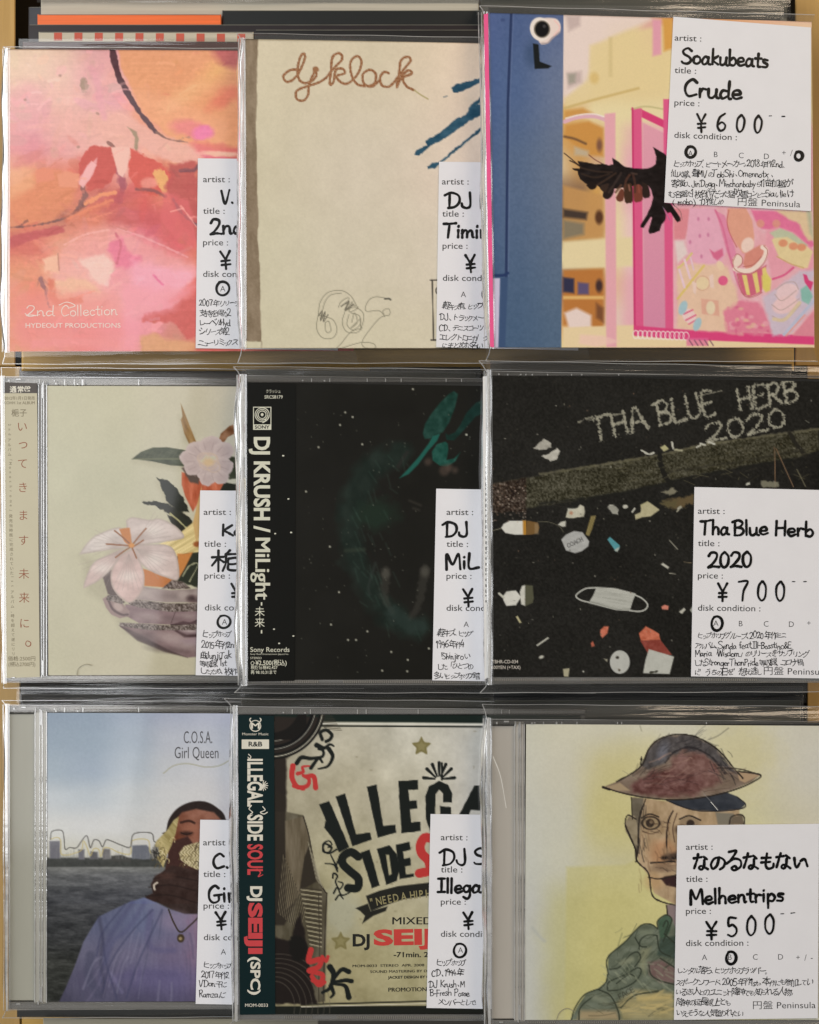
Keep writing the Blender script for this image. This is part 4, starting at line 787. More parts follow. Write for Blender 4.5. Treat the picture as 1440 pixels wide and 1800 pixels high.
def art_asphalt(quad):
    A = Art(quad, step=1.6, base=(32,31,28))
    A.noise(7, 90, seed=8); A.noise(13, 3, seed=9)
    c = C(820, 640, .4306); d = C(820, 880, .2917)
    for k in range(420):
        r = random.Random(k+5000); x, y = r.uniform(862, 1440), r.uniform(662, 1188); A.ell(x, y, r.uniform(.8, 4), r.uniform(.6, 2), r.choice([(20,19,17),(46,44,38),(54,50,42)]), rot=r.uniform(0, 180), soft=1, a=r.uniform(.2, .6))
    # kerb
    kerb = lambda X, Y: np.array([62,60,46.])+(fbm(X, Y, 2.6, seed=4)*105)[..., None]+(fbm(X, Y, 30, 12, seed=5)*40)[..., None]
    A.poly(c((90,490),(245,465),(400,435),(780,370),(1000,320),(1300,285),(1440,262),(1440,350),(1380,375),(1000,440),(640,520),(430,560),(245,590),(90,604)), kerb, soft=2.5, warp=3, wf=12)
    A.poly(c((90,490),(245,465),(245,604),(90,604)), lambda X, Y: np.array([54,44,36.])+(fbm(X, Y, 2.6, seed=14)*110)[..., None], soft=2, warp=2)
    A.line(c((300,450),(780,372),(1000,325),(1440,264)), 4, (120,116,92), soft=2, a=.6, rough=3)
    A.line(c((790,370),(800,430),(830,490)), 10, (30,29,25), soft=2, rough=4); A.line(c((1320,280),(1350,330),(1385,375)), 7, (38,36,30), soft=2, rough=3)
    A.line(c((830,440),(1100,400),(1380,350)), 3, (46,44,36), soft=3, a=.8, rough=3); A.line(c((300,570),(640,525),(1000,445),(1370,380)), 4, (30,30,26), soft=3, a=.8, rough=3)
    A.poly(c((800,560),(930,530),(930,570),(850,590)), (98,84,58), soft=3, warp=6, wf=6)
    for k in range(70):
        r = random.Random(k); x, y = r.uniform(1090, 1430), r.uniform(790, 845)
        A.line([(x, y), (x+r.uniform(-22, 22), y+r.uniform(-10, 10))], 1.4, (92,88,66), a=r.uniform(.2, .7), sm=False)
    A.line(c((1258,340),(1262,500)), 1.6, (120,96,74)); A.line(c((1265,345),(1335,500)), 1.6, (120,96,74)); A.line(c((1350,430),(1385,500)), 1.6, (104,100,80)); A.line(c((1385,230),(1400,240)), 1.4, (100,100,90))
    # chalk writing
    ch = hand('THA', 1045, 775, 1143, 752, 41, 3, .02)+hand('BLUE', 1158, 748, 1262, 727, 42, 4, .02)+hand('HERB', 1300, 722, 1408, 703, 38, 5, .02)+hand('2020', 1243, 779, 1388, 748, 33, 6, .03)
    for i, st in enumerate(ch): A.line(st, 4.2, (168,166,148), soft=1.5, a=.85, rough=4.5, rf=2.4, seed=i)
    A.line([(1016,743),(1042,733),(1100,727)], 3, (140,138,122), a=.8, rough=3, rf=3); A.line([(1222,697),(1268,687)], 2.2, (140,138,122), a=.8, rough=2)
    wh = (188,188,176)
    def tex(col_, k=26, s=6, seed=3): return lambda X, Y: np.array(col_, float)+(fbm(X, Y, s, seed=seed)*k*2)[..., None]
    A.poly(c((270,345),(315,305),(345,320),(348,340),(310,350)), tex((170,168,158)), soft=1.2, warp=2, wf=5); A.poly(c((305,375),(345,362),(370,340),(382,355),(370,388),(345,396)), tex((186,184,174)), soft=1.2, warp=2, wf=5)
    for q, cc in ((((715,352),(745,368),(765,362)),wh),(((840,320),(845,345)),wh),(((850,350),(880,352)),(168,166,140)),(((940,340),(955,332)),wh),(((955,325),(975,330)),wh),(((990,318),(1012,326)),wh)): A.line(c(*q), 3.4, cc, soft=1, rough=1)
    A.poly(c((790,340),(810,330),(828,345),(805,358)), (176,172,130), soft=1.2, warp=2)
    A.poly(c((415,590),(450,590),(465,575),(480,600),(480,606),(415,606)), wh, warp=1.5); A.poly(c((710,575),(740,560),(785,595),(770,604),(715,604)), (176,170,132), warp=1)
    for p in ((590,580),(650,582),(870,588),(1150,488)): A.ell(*c(p)[0], 4, 2.6, wh, rot=-20, warp=2, wf=4)
    A.poly(c((1200,478),(1275,480),(1275,502),(1205,502)), (140,138,118), soft=1.5, warp=3, wf=5, a=.8); A.poly(c((795,520),(850,505),(860,520),(830,535)), (126,122,104), soft=2, warp=4, wf=5)
    # litter below (coordinates of a second enlargement)
    A.line(d((130,185),(180,175),(215,165)), 1.6, (110,106,90)); A.line(d((430,125),(500,130),(560,155),(585,190)), 1.3, (90,88,74))
    A.poly(d((210,165),(225,140),(260,122),(355,122),(355,205),(290,205),(235,195)), tex((212,212,204), 8), sm=False); A.poly(d((340,120),(360,120),(362,205),(342,205)), (180,130,50)); A.poly(d((362,122),(430,130),(442,160),(430,195),(400,205),(360,205)), (116,88,50), warp=1.5); A.rect(940, 920, 947, 939, (150,128,98), soft=2, a=.6)
    A.poly(d((552,145),(570,128),(600,122),(598,155),(580,158)), tex(wh)); A.poly(d((598,100),(612,65),(670,45),(690,25),(708,35),(714,70),(708,95),(620,105)), tex((190,188,170)), warp=1.5); A.ell(*d((632,75))[0], 3, 3, (170,100,70), a=.6, soft=2)
    A.poly(d((572,235),(600,205),(650,183),(700,190),(740,245),(735,275),(695,305),(655,317),(600,300)), tex((172,174,172), 14)); 
    for st in hand('COACH', 999, 963, 1026, 950, 7, 2): A.line(st, 1.4, (84,84,84), a=.8)
    A.poly(d((750,92),(780,88),(760,170),(740,215),(718,205)), lambda X, Y: np.array([134,122,80.])+(fbm(X+Y*.3, Y, 3, 30, 3)*90)[..., None], warp=1)
    A.poly(d((850,235),(865,218),(925,270),(920,295),(900,305)), tex((84,150,160), 12)); A.poly(d((890,298),(925,278),(910,310)), (170,180,172))
    A.poly(d((1015,85),(1050,70),(1060,30),(1100,8),(1165,55),(1110,95),(1060,100),(1020,115)), tex((180,174,140), 16)); A.poly(d((850,40),(885,20),(920,55),(915,85),(880,75)), tex((150,150,140)), warp=3, wf=5)
    A.ell(*d((958,38))[0], 4, 3, wh, warp=2); A.line(d((1000,68),(1015,48)), 3, wh); A.line(d((1270,65),(1292,40)), 3.4, (160,158,140), rough=2)
    A.poly(d((1170,10),(1270,0),(1270,35),(1200,40)), (92,84,58), soft=3, warp=5, wf=5)
    A.line(d((1225,240),(1272,292)), 1.8, (140,138,124)); A.poly(d((1172,385),(1185,375),(1222,400),(1215,412)), wh); A.line(d((1225,438),(1260,442)), 1.6, (150,148,134)); A.line(d((1310,370),(1355,375)), 1.4, (110,100,80))
    A.poly(d((222,575),(240,548),(300,540),(330,580),(300,630),(240,635),(222,600)), tex((208,208,200), 10), warp=1); A.line(d((198,560),(225,585)), 4, wh); A.poly(d((322,550),(335,515),(355,508),(355,635),(330,625)), tex((200,200,190), 10)); A.poly(d((355,508),(400,512),(406,590),(400,615),(355,637)), (84,84,66))
    # face mask
    A.poly(d((785,520),(900,528),(1022,560),(1005,600),(985,665),(900,660),(735,618),(765,570)), lambda X, Y: np.array([178,180,172.])+(fbm(X, Y-X*.15, 30, 3, 5)*36)[..., None]-(8*(np.sin((Y-X*.18)*.55) > .75))[..., None], soft=1)
    A.line(d((782,525),(720,530),(670,560),(662,580),(690,600),(735,612)), 2.4, (190,192,184), soft=1); A.line(d((1020,570),(1060,590),(1092,625),(1080,655),(1040,668),(985,662)), 2.4, (190,192,184), soft=1); A.line(d((750,610),(900,650),(985,656)), 1.3, (140,142,134))
    A.poly(d((1175,640),(1195,628),(1220,635),(1215,658),(1180,655)), (206,130,112)); A.poly(d((1280,668),(1310,648),(1322,660),(1300,682)), wh, warp=2); A.poly(d((1348,660),(1365,632),(1368,690)), wh)
    A.poly(d((298,700),(310,695),(332,735),(320,738)), (186,180,140)); A.line(d((428,872),(492,828)), 2.8, wh); A.ell(*d((452,943))[0], 4.5, 2.6, wh, rot=-20)
    A.poly(d((808,780),(830,758),(858,758),(850,800),(820,828),(806,810)), tex((196,112,88), 20)); A.poly(d((750,860),(762,845),(774,875),(755,882)), (176,96,76))
    A.poly(d((1040,800),(1080,755),(1160,800),(1170,840),(1050,845)), tex((192,106,80), 26), warp=1.5); A.poly(d((1048,845),(1168,838),(1240,930),(1100,930)), tex((138,66,56), 16)); 
    A.poly(d((1100,895),(1252,940),(1225,1045),(1065,1040),(1080,960)), tex((186,188,180), 10)); A.line(d((1110,1035),(1150,1028)), 3, (60,60,50), rough=2)
    A.ell(*d((925,973))[0], 17.5, 20.5, tex((184,186,180), 8), soft=1); A.ell(*d((910,945))[0], 3.4, 2.6, (58,54,46), warp=1.5); A.ell(*d((922,1022))[0], 2, 2, (90,84,70)); A.poly(d((825,950),(850,955),(845,972)), (150,146,128), warp=2)
    A.poly(d((582,1015),(622,1010),(615,1062),(588,1060)), (168,164,138)); A.ell(*d((705,1030))[0], 1.5, 1.5, wh)
    for k in range(170):
        r = random.Random(k+77); A.ell(r.uniform(862, 1430), r.uniform(665, 1185), r.uniform(.6, 1.6), r.uniform(.6, 1.4), r.choice([(150,148,130),(120,96,78),(176,174,160),(90,88,76)]), soft=1, a=r.uniform(.2, .8))
    for k in range(120):
        r = random.Random(k+377); A.ell(r.uniform(864, 925), r.uniform(850, 918), r.uniform(.8, 1.8), r.uniform(.8, 1.4), r.choice([(170,150,140),(120,96,78),(196,184,170)]), soft=1, a=r.uniform(.2, .8))
    return A

def art_sea(quad):
    A = Art(quad, xv=425, step=1.6)
    A.table([83,160,230,300,360,430,680], [1253,1300,1350,1400,1450,1500,1525,1760], [
      [(128,146,166),(132,150,170),(150,164,184),(168,176,196),(180,186,204),(190,192,208),(190,192,208)],
      [(138,156,174),(140,158,176),(160,174,190),(184,190,202),(190,196,208),(198,200,210),(198,200,210)],
      [(152,168,182),(148,164,182),(176,188,200),(196,200,206),(202,204,210),(204,206,212),(204,206,212)],
      [(186,194,200),(178,188,196),(196,202,206),(206,208,210),(208,208,210),(206,204,210),(206,204,210)],
      [(204,206,204),(202,204,204),(206,208,208),(210,210,210),(208,206,208),(204,200,206),(204,200,206)],
      [(206,206,196),(206,206,196),(206,206,200),(206,206,202),(206,206,206),(204,200,206),(204,200,206)],
      [(96,98,96),(100,102,98),(104,106,104),(110,110,110),(110,110,110),(100,100,100),(100,100,100)],
      [(40,42,40),(42,44,42),(44,46,46),(48,50,50),(48,50,50),(50,50,50),(50,50,50)]], warp=8, wf=60)
    A.noise(4, 60, 20, seed=3)
    wv = lambda X, Y: bil(X, Y, [80,250,430], [1520,1545,1580,1640,1700,1765], np.array([[(118,120,118),(128,130,128),(120,120,118)],[(92,94,96),(100,102,106),(96,98,100)],[(66,68,72),(76,78,84),(70,72,76)],[(54,56,58),(58,60,64),(54,56,58)],[(56,58,54),(52,54,52),(50,50,50)],[(44,46,42),(44,46,44),(44,44,44)]], float))+(fbm(X, Y, 28, 5, 5)*56+fbm(X, Y, 7, 2.4, 6)*30)[..., None]
    A.rect(80, 1523, 440, 1765, wv, soft=1.5)
    A.rect(80, 1508, 440, 1524, lambda X, Y: np.array([66,68,66.])+(fbm(X, Y, 6, seed=5)*22)[..., None], soft=1.4)
    d = C(0, 1460, .3056)
    for q, cc in ((((285,60),(345,60),(345,160),(285,160)),(112,112,120)),(((450,110),(485,110),(485,165),(450,165)),(112,112,120)),(((520,120),(560,125),(565,165),(515,165)),(98,98,102)),(((590,105),(635,105),(635,165),(590,165)),(112,110,112)),(((640,145),(700,140),(755,160),(755,180),(640,180)),(74,74,72)),(((760,85),(840,82),(862,100),(865,165),(760,165)),(108,112,122)),(((865,110),(900,130),(910,165),(865,165)),(84,86,86))):
        A.poly(d(*q), cc, soft=1.8, warp=1.2)
    for k in range(40):
        r = random.Random(k); x = r.uniform(84, 275); A.rect(x, r.uniform(1488, 1504), x+r.uniform(1, 3), 1510, (140,140,142), soft=1, a=.3)
    yl = (196,180,118)
    A.line(d((290,50),(330,40),(350,60),(350,130),(380,142),(430,130),(470,110),(480,60),(500,95),(520,145),(540,105),(570,110),(580,150),(600,100),(640,105),(680,125),(750,135),(760,60),(850,55),(862,120),(880,140)), 1.7, yl, soft=1, a=.85)
    A.line(d((290,50),(300,5),(355,0),(368,40),(375,108),(400,98),(440,100),(470,60),(500,30),(520,100),(540,55),(570,60),(590,95),(610,55),(640,60),(700,85),(750,95),(770,20),(870,15),(885,60),(910,70)), 1.8, (78,76,72), soft=1, a=.9, sm=True)
    # seated man (plain)
    A.poly([(292,1462),(297,1440),(312,1421),(335,1410),(360,1409),(382,1420),(397,1440),(402,1500),(292,1470)], (44,34,32), soft=1.2, sm=True)
    A.poly([(300,1462),(306,1444),(320,1428),(345,1422),(376,1428),(398,1450),(405,1520),(345,1560),(300,1520),(293,1490)], lambda X, Y: np.array([132,84,66.])+(fbm(X, Y, 14, seed=4)*44)[..., None]+(np.clip((X-330)/22, -1, .5)*18)[..., None], soft=2)
    A.line([(318,1446),(332,1443),(342,1447)], 4, (56,34,28), soft=1.6); A.ell(328, 1465, 10, 4, (58,36,30), soft=3, a=.9); A.line([(318,1464),(328,1467),(338,1464)], 1.8, (28,18,16), soft=1); A.ell(345, 1470, 6, 8, (150,96,76), soft=4, a=.6); A.ell(340, 1455, 16, 5, (160,104,82), soft=5, a=.6)
    A.poly([(300,1480),(330,1470),(352,1500),(352,1600),(300,1570),(290,1530)], (64,40,36), soft=2)
    A.poly(d((880,110),(900,60),(960,0),(1000,-60),(1030,-80),(1010,20),(985,90),(960,140),(940,215),(910,170),(880,150)), lambda X, Y: np.array([172,158,108.])+(fbm(X-Y, Y, 5, 16, 3)*80)[..., None], soft=1.2)
    A.poly(d((1030,130),(1060,90),(1160,60),(1160,240),(1080,200),(1040,170)), lambda X, Y: np.array([176,164,126.])+(np.sin(X*1.1+np.sin(Y*.5)*3)*34)[..., None], soft=1.2)
    for k in range(26):
        r = random.Random(k+7); x, y = 282+r.uniform(-14, 22), 1500+r.uniform(-24, 24)
        if k > 12: x, y = 332+r.uniform(-14, 20), 1502+r.uniform(-20, 20)
        A.line([(x-4, y+3), (x, y-4), (x+5, y-2), (x+4, y+4)], 1.3, r.choice([(206,190,140),(96,82,52),(60,48,34),(220,208,170)]), soft=.9, a=.85)
    A.ell(*d((895,125))[0], 7, 12, (130,128,122), warp=5, wf=4)
    for k in range(10):
        r = random.Random(k+70); A.line([(270+r.uniform(-3, 6), 1494+r.uniform(-6, 12)), (276+r.uniform(-3, 6), 1500+r.uniform(-6, 12))], 1.2, (30,28,26), a=.8)
    A.poly(d((805,410),(850,375),(880,360),(868,310),(890,265),(930,240),(985,200),(1160,230),(1160,480),(1060,480),(980,450),(900,410),(830,420)), lambda X, Y: np.array([54,38,34.])+(fbm(X, Y, 12, seed=6)*34)[..., None], soft=1.6)
    for q in (((270,1545),(300,1540),(345,1548)),((262,1560),(300,1556),(345,1566)),((256,1575),(300,1574),(348,1588))): A.line(list(q), 2.2, (30,20,18), soft=1.8, a=.6)
    A.ell(292, 1540, 14, 5, (86,60,52), soft=4, a=.6)
    A.line(d((905,300),(885,315),(890,340)), 3.4, (196,184,170), soft=1)
    sh = lambda X, Y: bil(X, Y, [100,180,250,310,360,430], [1580,1620,1680,1720,1765], np.array([[(92,96,124),(92,98,130),(104,112,146),(122,118,146),(164,132,146),(164,132,146)],[(96,98,126),(90,96,130),(98,106,144),(108,106,140),(150,118,144),(150,118,144)],[(96,96,122),(102,100,130),(108,104,138),(110,98,134),(142,112,140),(142,112,140)],[(84,82,110),(88,84,116),(96,90,134),(100,92,138),(110,96,134),(110,96,134)],[(70,68,92),(84,82,112),(76,72,104),(86,80,116),(80,72,104),(80,72,104)]], float))+(fbm(X, Y, 5, 26, 6)*14)[..., None]
    A.poly(d((340,985),(380,900),(430,780),(480,640),(540,540),(570,495),(640,460),(750,410),(830,385),(900,415),(980,455),(1060,480),(1160,482),(1440,480),(1440,1000),(340,1000)), sh, soft=1.6)
    for q, w_, cc in ((((760,420),(690,520),(620,640),(590,780),(585,860)),9,(78,80,120)),(((830,420),(740,560),(650,640),(610,760)),8,(84,86,128)),(((570,500),(590,620),(580,760),(600,880),(590,960)),5,(56,56,80)),(((1080,520),(1130,640),(1090,720)),7,(128,98,132)),(((870,470),(850,600),(880,680),(1000,690)),10,(92,88,132)),(((520,720),(510,830),(560,940)),16,(70,72,100)),(((640,860),(800,820),(1000,830)),12,(92,86,130)),(((640,820),(700,930)),5,(120,116,160))):
        A.line(d(*q), w_, cc, soft=5, a=.6)
    A.ell(*d((1000,520))[0], 26, 16, (150,130,160), soft=10, a=.5)
    for k in range(46):
        r = random.Random(k+40); x = r.uniform(170, 350); y = r.uniform(1600, 1740); dx_ = (x-250)*.12
        A.line([(x, y), (x-6+dx_, y+r.uniform(12, 30)), (x-14+dx_*2, y+r.uniform(40, 70))], r.uniform(1.5, 4), r.choice([(74,76,106),(80,78,112),(132,130,160),(124,116,150)]), soft=2.2, a=r.uniform(.15, .45))
    S2 = A.sl(100, 1600, 430, 1770); g2 = A.c[S2].mean(-1, keepdims=True); A.c[S2] = g2+(A.c[S2]-g2)*.82
    for q in (((268,1600),(230,1640),(196,1690),(180,1745)),((285,1600),(262,1650),(240,1700),(222,1755)),((220,1590),(180,1640),(170,1680)),((180,1640),(186,1690),(206,1758))): A.line(list(q), 3, (66,68,98), soft=2.6, a=.6)
    A.line(d((970,455),(1000,530),(1040,585),(1100,540),(1150,490)), 2.6, (52,42,32), soft=1); A.ell(*d((1040,620))[0], 6.5, 7.5, (66,54,38), soft=1.4); A.ell(*d((1038,622))[0], 3, 3, (150,132,96), soft=1)
    A.line(C(0,1200,.3056)((940,522),(1000,478),(1080,466),(1180,485),(1260,478),(1325,445)), 1.6, (160,158,126), soft=1, a=.8)
    A.noise(5, 3, seed=13)
    return A

def art_poster(quad):
    A = Art(quad, xv=862, step=1.6, base=(196,190,168))
    pap = lambda X, Y: bil(X, Y, [500,600,720,860], [1270,1400,1550,1700,1780], np.array([[(170,166,150),(188,184,166),(196,194,180),(206,206,200)],[(166,160,136),(186,180,156),(198,194,174),(208,206,200)],[(156,150,122),(172,166,132),(186,180,152),(200,196,180)],[(150,142,110),(164,156,118),(174,168,130),(190,184,156)],[(150,142,110),(156,148,112),(166,160,124),(180,174,146)]], float))+(fbm(X, Y, 40, seed=6)*44+fbm(X, Y, 6, seed=7)*16)[..., None]
    A.rect(480, 1255, 1040, 1792, pap, soft=1)
    for k in range(22):
        r = random.Random(k+3); A.ell(r.uniform(560, 845), r.uniform(1280, 1770), r.uniform(.8, 2.6), r.uniform(.8, 1.8), (132,122,96), soft=1.4, a=.6)
    A.ell(600, 1605, 30, 44, (176,178,160), soft=16, a=.6, warp=14)
    c = C(400, 1200, 1/3); d = C(400, 1460, 1/3)
    # top and bottom rules
    A.poly([(480,1252),(1040,1256),(1040,1273),(480,1268)], (24,36,32), soft=1.4); A.line([(500,1271.5),(850,1273.5),(1040,1275)], 2, (220,220,210), sm=False); A.line([(500,1275.5),(1040,1279)], 3, (30,34,30), sm=False, soft=1.2)
    A.poly([(480,1769),(1040,1767),(1040,1792),(480,1792)], (30,32,28), soft=1.2); A.line([(530,1766),(850,1757.5)], 2.6, (40,40,34), sm=False); A.line([(530,1770),(850,1761.5)], 1.6, (206,200,180), sm=False)
    # left side: dark record and buildings
    bd = (44,40,36)
    A.poly(c((240,180),(500,180),(480,260),(400,340),(310,400),(310,700),(300,900),(240,900)), (44,38,34), soft=3, warp=2)
    for r_, cc, w_ in ((84,(26,26,24),11),(70,(20,20,20),9),(62,(130,128,118),1.6),(76,(140,138,128),1.8),(48,(26,24,22),22),(89,(180,176,160),1.8)):
        A.ell(478, 1240, r_, r_, cc, ring=w_, soft=1)
    for k in range(10): A.line([(566+k*.5,1258+k*2.6),(583+k*2,1257+k*3)], 1, (70,64,54), a=.8)
    A.poly(d((240,-100),(305,-100),(400,-80),(430,40),(480,250),(525,340),(515,900),(480,910),(430,910),(380,820),(240,700)), lambda X, Y: np.array([88,82,66.])+(fbm(X, Y, 12, 40, 6)*70)[..., None], soft=1.6)
    A.poly(d((240,-220),(306,-180),(306,100),(380,340),(300,500),(240,500)), (46,40,34), soft=2, a=.9)
    A.poly(d((305,-50),(400,-75),(430,30),(420,140),(380,340),(310,420)), lambda X, Y: np.array([104,94,76.])+(fbm(X, Y, 5, 40, 8)*60)[..., None], soft=1.5)
    A.line(d((400,-75),(430,30),(470,240),(520,330)), 2, (44,38,32), soft=1); A.poly(d((405,140),(430,80),(470,270),(380,320)), (52,46,38), soft=1.4)
    for k in range(26):
        y = 300+k*12; A.line(d((385+k*2,y),(495,y+14)), 1.8, (178,170,142) if k % 2 else (60,54,44), sm=False, soft=.8, a=.9)
    for k in range(34):
        x = 262+k*3.6; A.line(d((x,430+k*3),(x+30,120+k*9)), 1.3, (126,116,94) if k % 2 else (36,32,28), sm=False, soft=.8, a=.7)
    for k in range(6): A.line(d((425+k*10,60+k*30),(470+k*6,260+k*8)), 1.2, (170,164,140), sm=False, soft=.8, a=.7)
    A.line(d((525,330),(512,600),(505,910)), 2.2, (60,54,44)); A.line(d((480,330),(485,600),(480,900)), 1.4, (60,54,44))
    A.poly(d((240,560),(330,580),(380,430),(430,640),(445,800),(470,915),(240,915)), (34,28,26), soft=2.4, warp=4)
    for k in range(7): A.ell(*d((250+k*4,930))[0], 34+k*9, 44+k*8, (110,104,92), ring=1.3, soft=1, a=.5)
    A.ell(*d((370,620))[0], 16, 22, (26,24,22), soft=2, warp=6, wf=8)
    # swirls
    blk = (28,32,30); red = (190,58,56)
    def sw(cf, pts, w_, cc, w2=None): A.line(cf(*pts), w_, cc, soft=1, w2=w2)
    sw(c, ((500,300),(490,265),(520,250),(550,275),(540,300),(520,310)), 6, blk); sw(c, ((470,330),(510,345),(540,325),(560,335)), 9, blk, 3); sw(c, ((365,425),(390,395),(440,400),(500,390),(505,360),(480,350)), 8, blk, 4)
    sw(c, ((480,455),(530,440),(555,390),(535,350)), 3, blk, 8); sw(c, ((440,450),(480,400),(500,420)), 7, blk, 4)
    sw(c, ((345,440),(340,500),(370,550),(420,545),(430,510),(400,490)), 10, red, 6); sw(c, ((370,480),(400,470),(395,445),(430,440)), 7, red, 3); sw(c, ((420,495),(455,495),(465,555)), 8, red, 9); sw(c, ((350,545),(400,560)), 7, red)
    sw(d, ((440,630),(430,690),(490,680),(480,720),(430,740),(500,760),(490,800),(450,790)), 10, red, 8); sw(d, ((500,665),(520,690),(530,665)), 6, red); sw(d, ((445,770),(480,815),(510,800)), 8, red)
    sw(d, ((500,855),(540,830),(560,760),(540,720)), 5, blk, 11); sw(d, ((550,800),(600,735),(640,745)), 5, blk, 9); sw(d, ((560,800),(620,790),(655,795)), 5, blk, 8); sw(d, ((560,810),(620,820),(640,880)), 4, blk, 10); sw(d, ((545,820),(560,860),(545,880)), 8, blk, 4)
    # feather fan and scrolls
    for k in range(7):
        a = math.radians(-165+k*25); x, y = 772, 1371; A.line([(x+8*math.cos(a), y+7*math.sin(a)), (x+28*math.cos(a), y+30*math.sin(a)+(4 if k in (0,6) else 0))], 3, blk, w2=6, soft=1)
    A.line([(777,1342),(777,1370)], 4, blk)
    for q in (((540,860),(510,850),(505,890),(535,895),(550,870),(535,865)),): sw(c, q, 3.4, blk)
    for q in (((575,100),(540,120),(510,110),(505,70),(535,55),(550,75),(530,90)),((580,215),(560,180),(515,175)),((580,200),(545,130)),((575,180),(590,140)),((555,250),(560,225),(580,240),(570,270),(590,310),(610,280),(585,270)),((560,330),(580,300),(600,340),(640,330),(660,310)),((570,365),(590,340),(610,360))): sw(d, q, 3.4, blk, 2.2)
    # headline
    def P(*p): A.poly(list(p), blk, soft=1, warp=.8, wf=7)
    P((561,1414),(579,1408),(614,1489),(596,1499)); P((590,1400),(607,1395),(626,1467),(651,1463),(654,1476),(620,1488)); P((645,1383),(662,1379),(674,1452),(695,1450),(697,1464),(664,1473))
    P((700,1373),(735,1371),(735,1388),(718,1389),(720,1408),(733,1407),(734,1421),(721,1423),(723,1446),(739,1444),(740,1461),(706,1465))
    P((757,1463),(749,1440),(748,1400),(754,1382),(772,1373),(788,1379),(795,1395),(795,1411),(779,1410),(779,1395),(772,1388),(766,1396),(765,1445),(772,1450),(772,1463)); P((774,1417),(793,1419),(793,1440),(783,1470),(774,1470))
    P((806,1434),(834,1381),(850,1381),(870,1440),(850,1440),(845,1425),(828,1424),(824,1434)); P((572,1443),(570,1455),(582,1470),(596,1490),(590,1460))
    P((878,1381),(894,1381),(898,1430),(920,1432),(920,1446),(880,1444))
    A.line([(630,1506),(617,1498),(603,1506),(603,1519),(616,1532),(630,1545),(628,1561),(612,1561)], 14.5, blk, soft=1)
    def Pd(*p): A.poly(d(*p), blk, soft=1, warp=.8, wf=7)
    Pd((702,117),(750,100),(803,290),(762,305)); Pd((788,96),(855,78),(893,125),(908,205),(893,265),(838,287)); A.poly(d((836,128),(852,128),(866,228),(852,238)), (178,172,140), soft=1)
    Pd((888,75),(960,60),(966,102),(926,112),(931,150),(964,143),(969,183),(936,190),(942,232),(984,226),(984,244),(908,256))
    A.line(d((1075,42),(1040,38),(1018,75),(1024,120),(1060,160),(1064,210),(1012,226)), 16, red, soft=1)
    for q in (((775,1478),(765,1500),(768,1530),(785,1535),(795,1510),(790,1480),(775,1478)),((810,1478),(810,1525),(822,1536),(838,1525),(838,1478)),((856,1478),(858,1536),(880,1536))): A.line(list(q), 13, red, soft=1)
    # banner
    A.poly(d((730,345),(800,318),(900,293),(1060,275),(1300,290),(1300,362),(1060,343),(930,362),(840,392),(757,425)), (38,38,34), soft=1.1); A.poly(d((675,410),(740,385),(755,425),(845,400),(835,425),(770,450),(710,492),(725,450),(700,425)), (38,38,34), soft=1.1)
    # stars
    for x, y in ((741,1312),(599,1655)):
        pts = []
        for k in range(10):
            a = math.radians(-90+36*k); r_ = 16 if k % 2 == 0 else 8.5; pts.append((x+r_*math.cos(a), y+r_*math.sin(a)))
        A.poly(pts, (128,120,78), soft=1.2, sm=True, grow=1); A.poly(pts, (142,134,92), soft=1.6, sm=True, grow=-3)
    return A

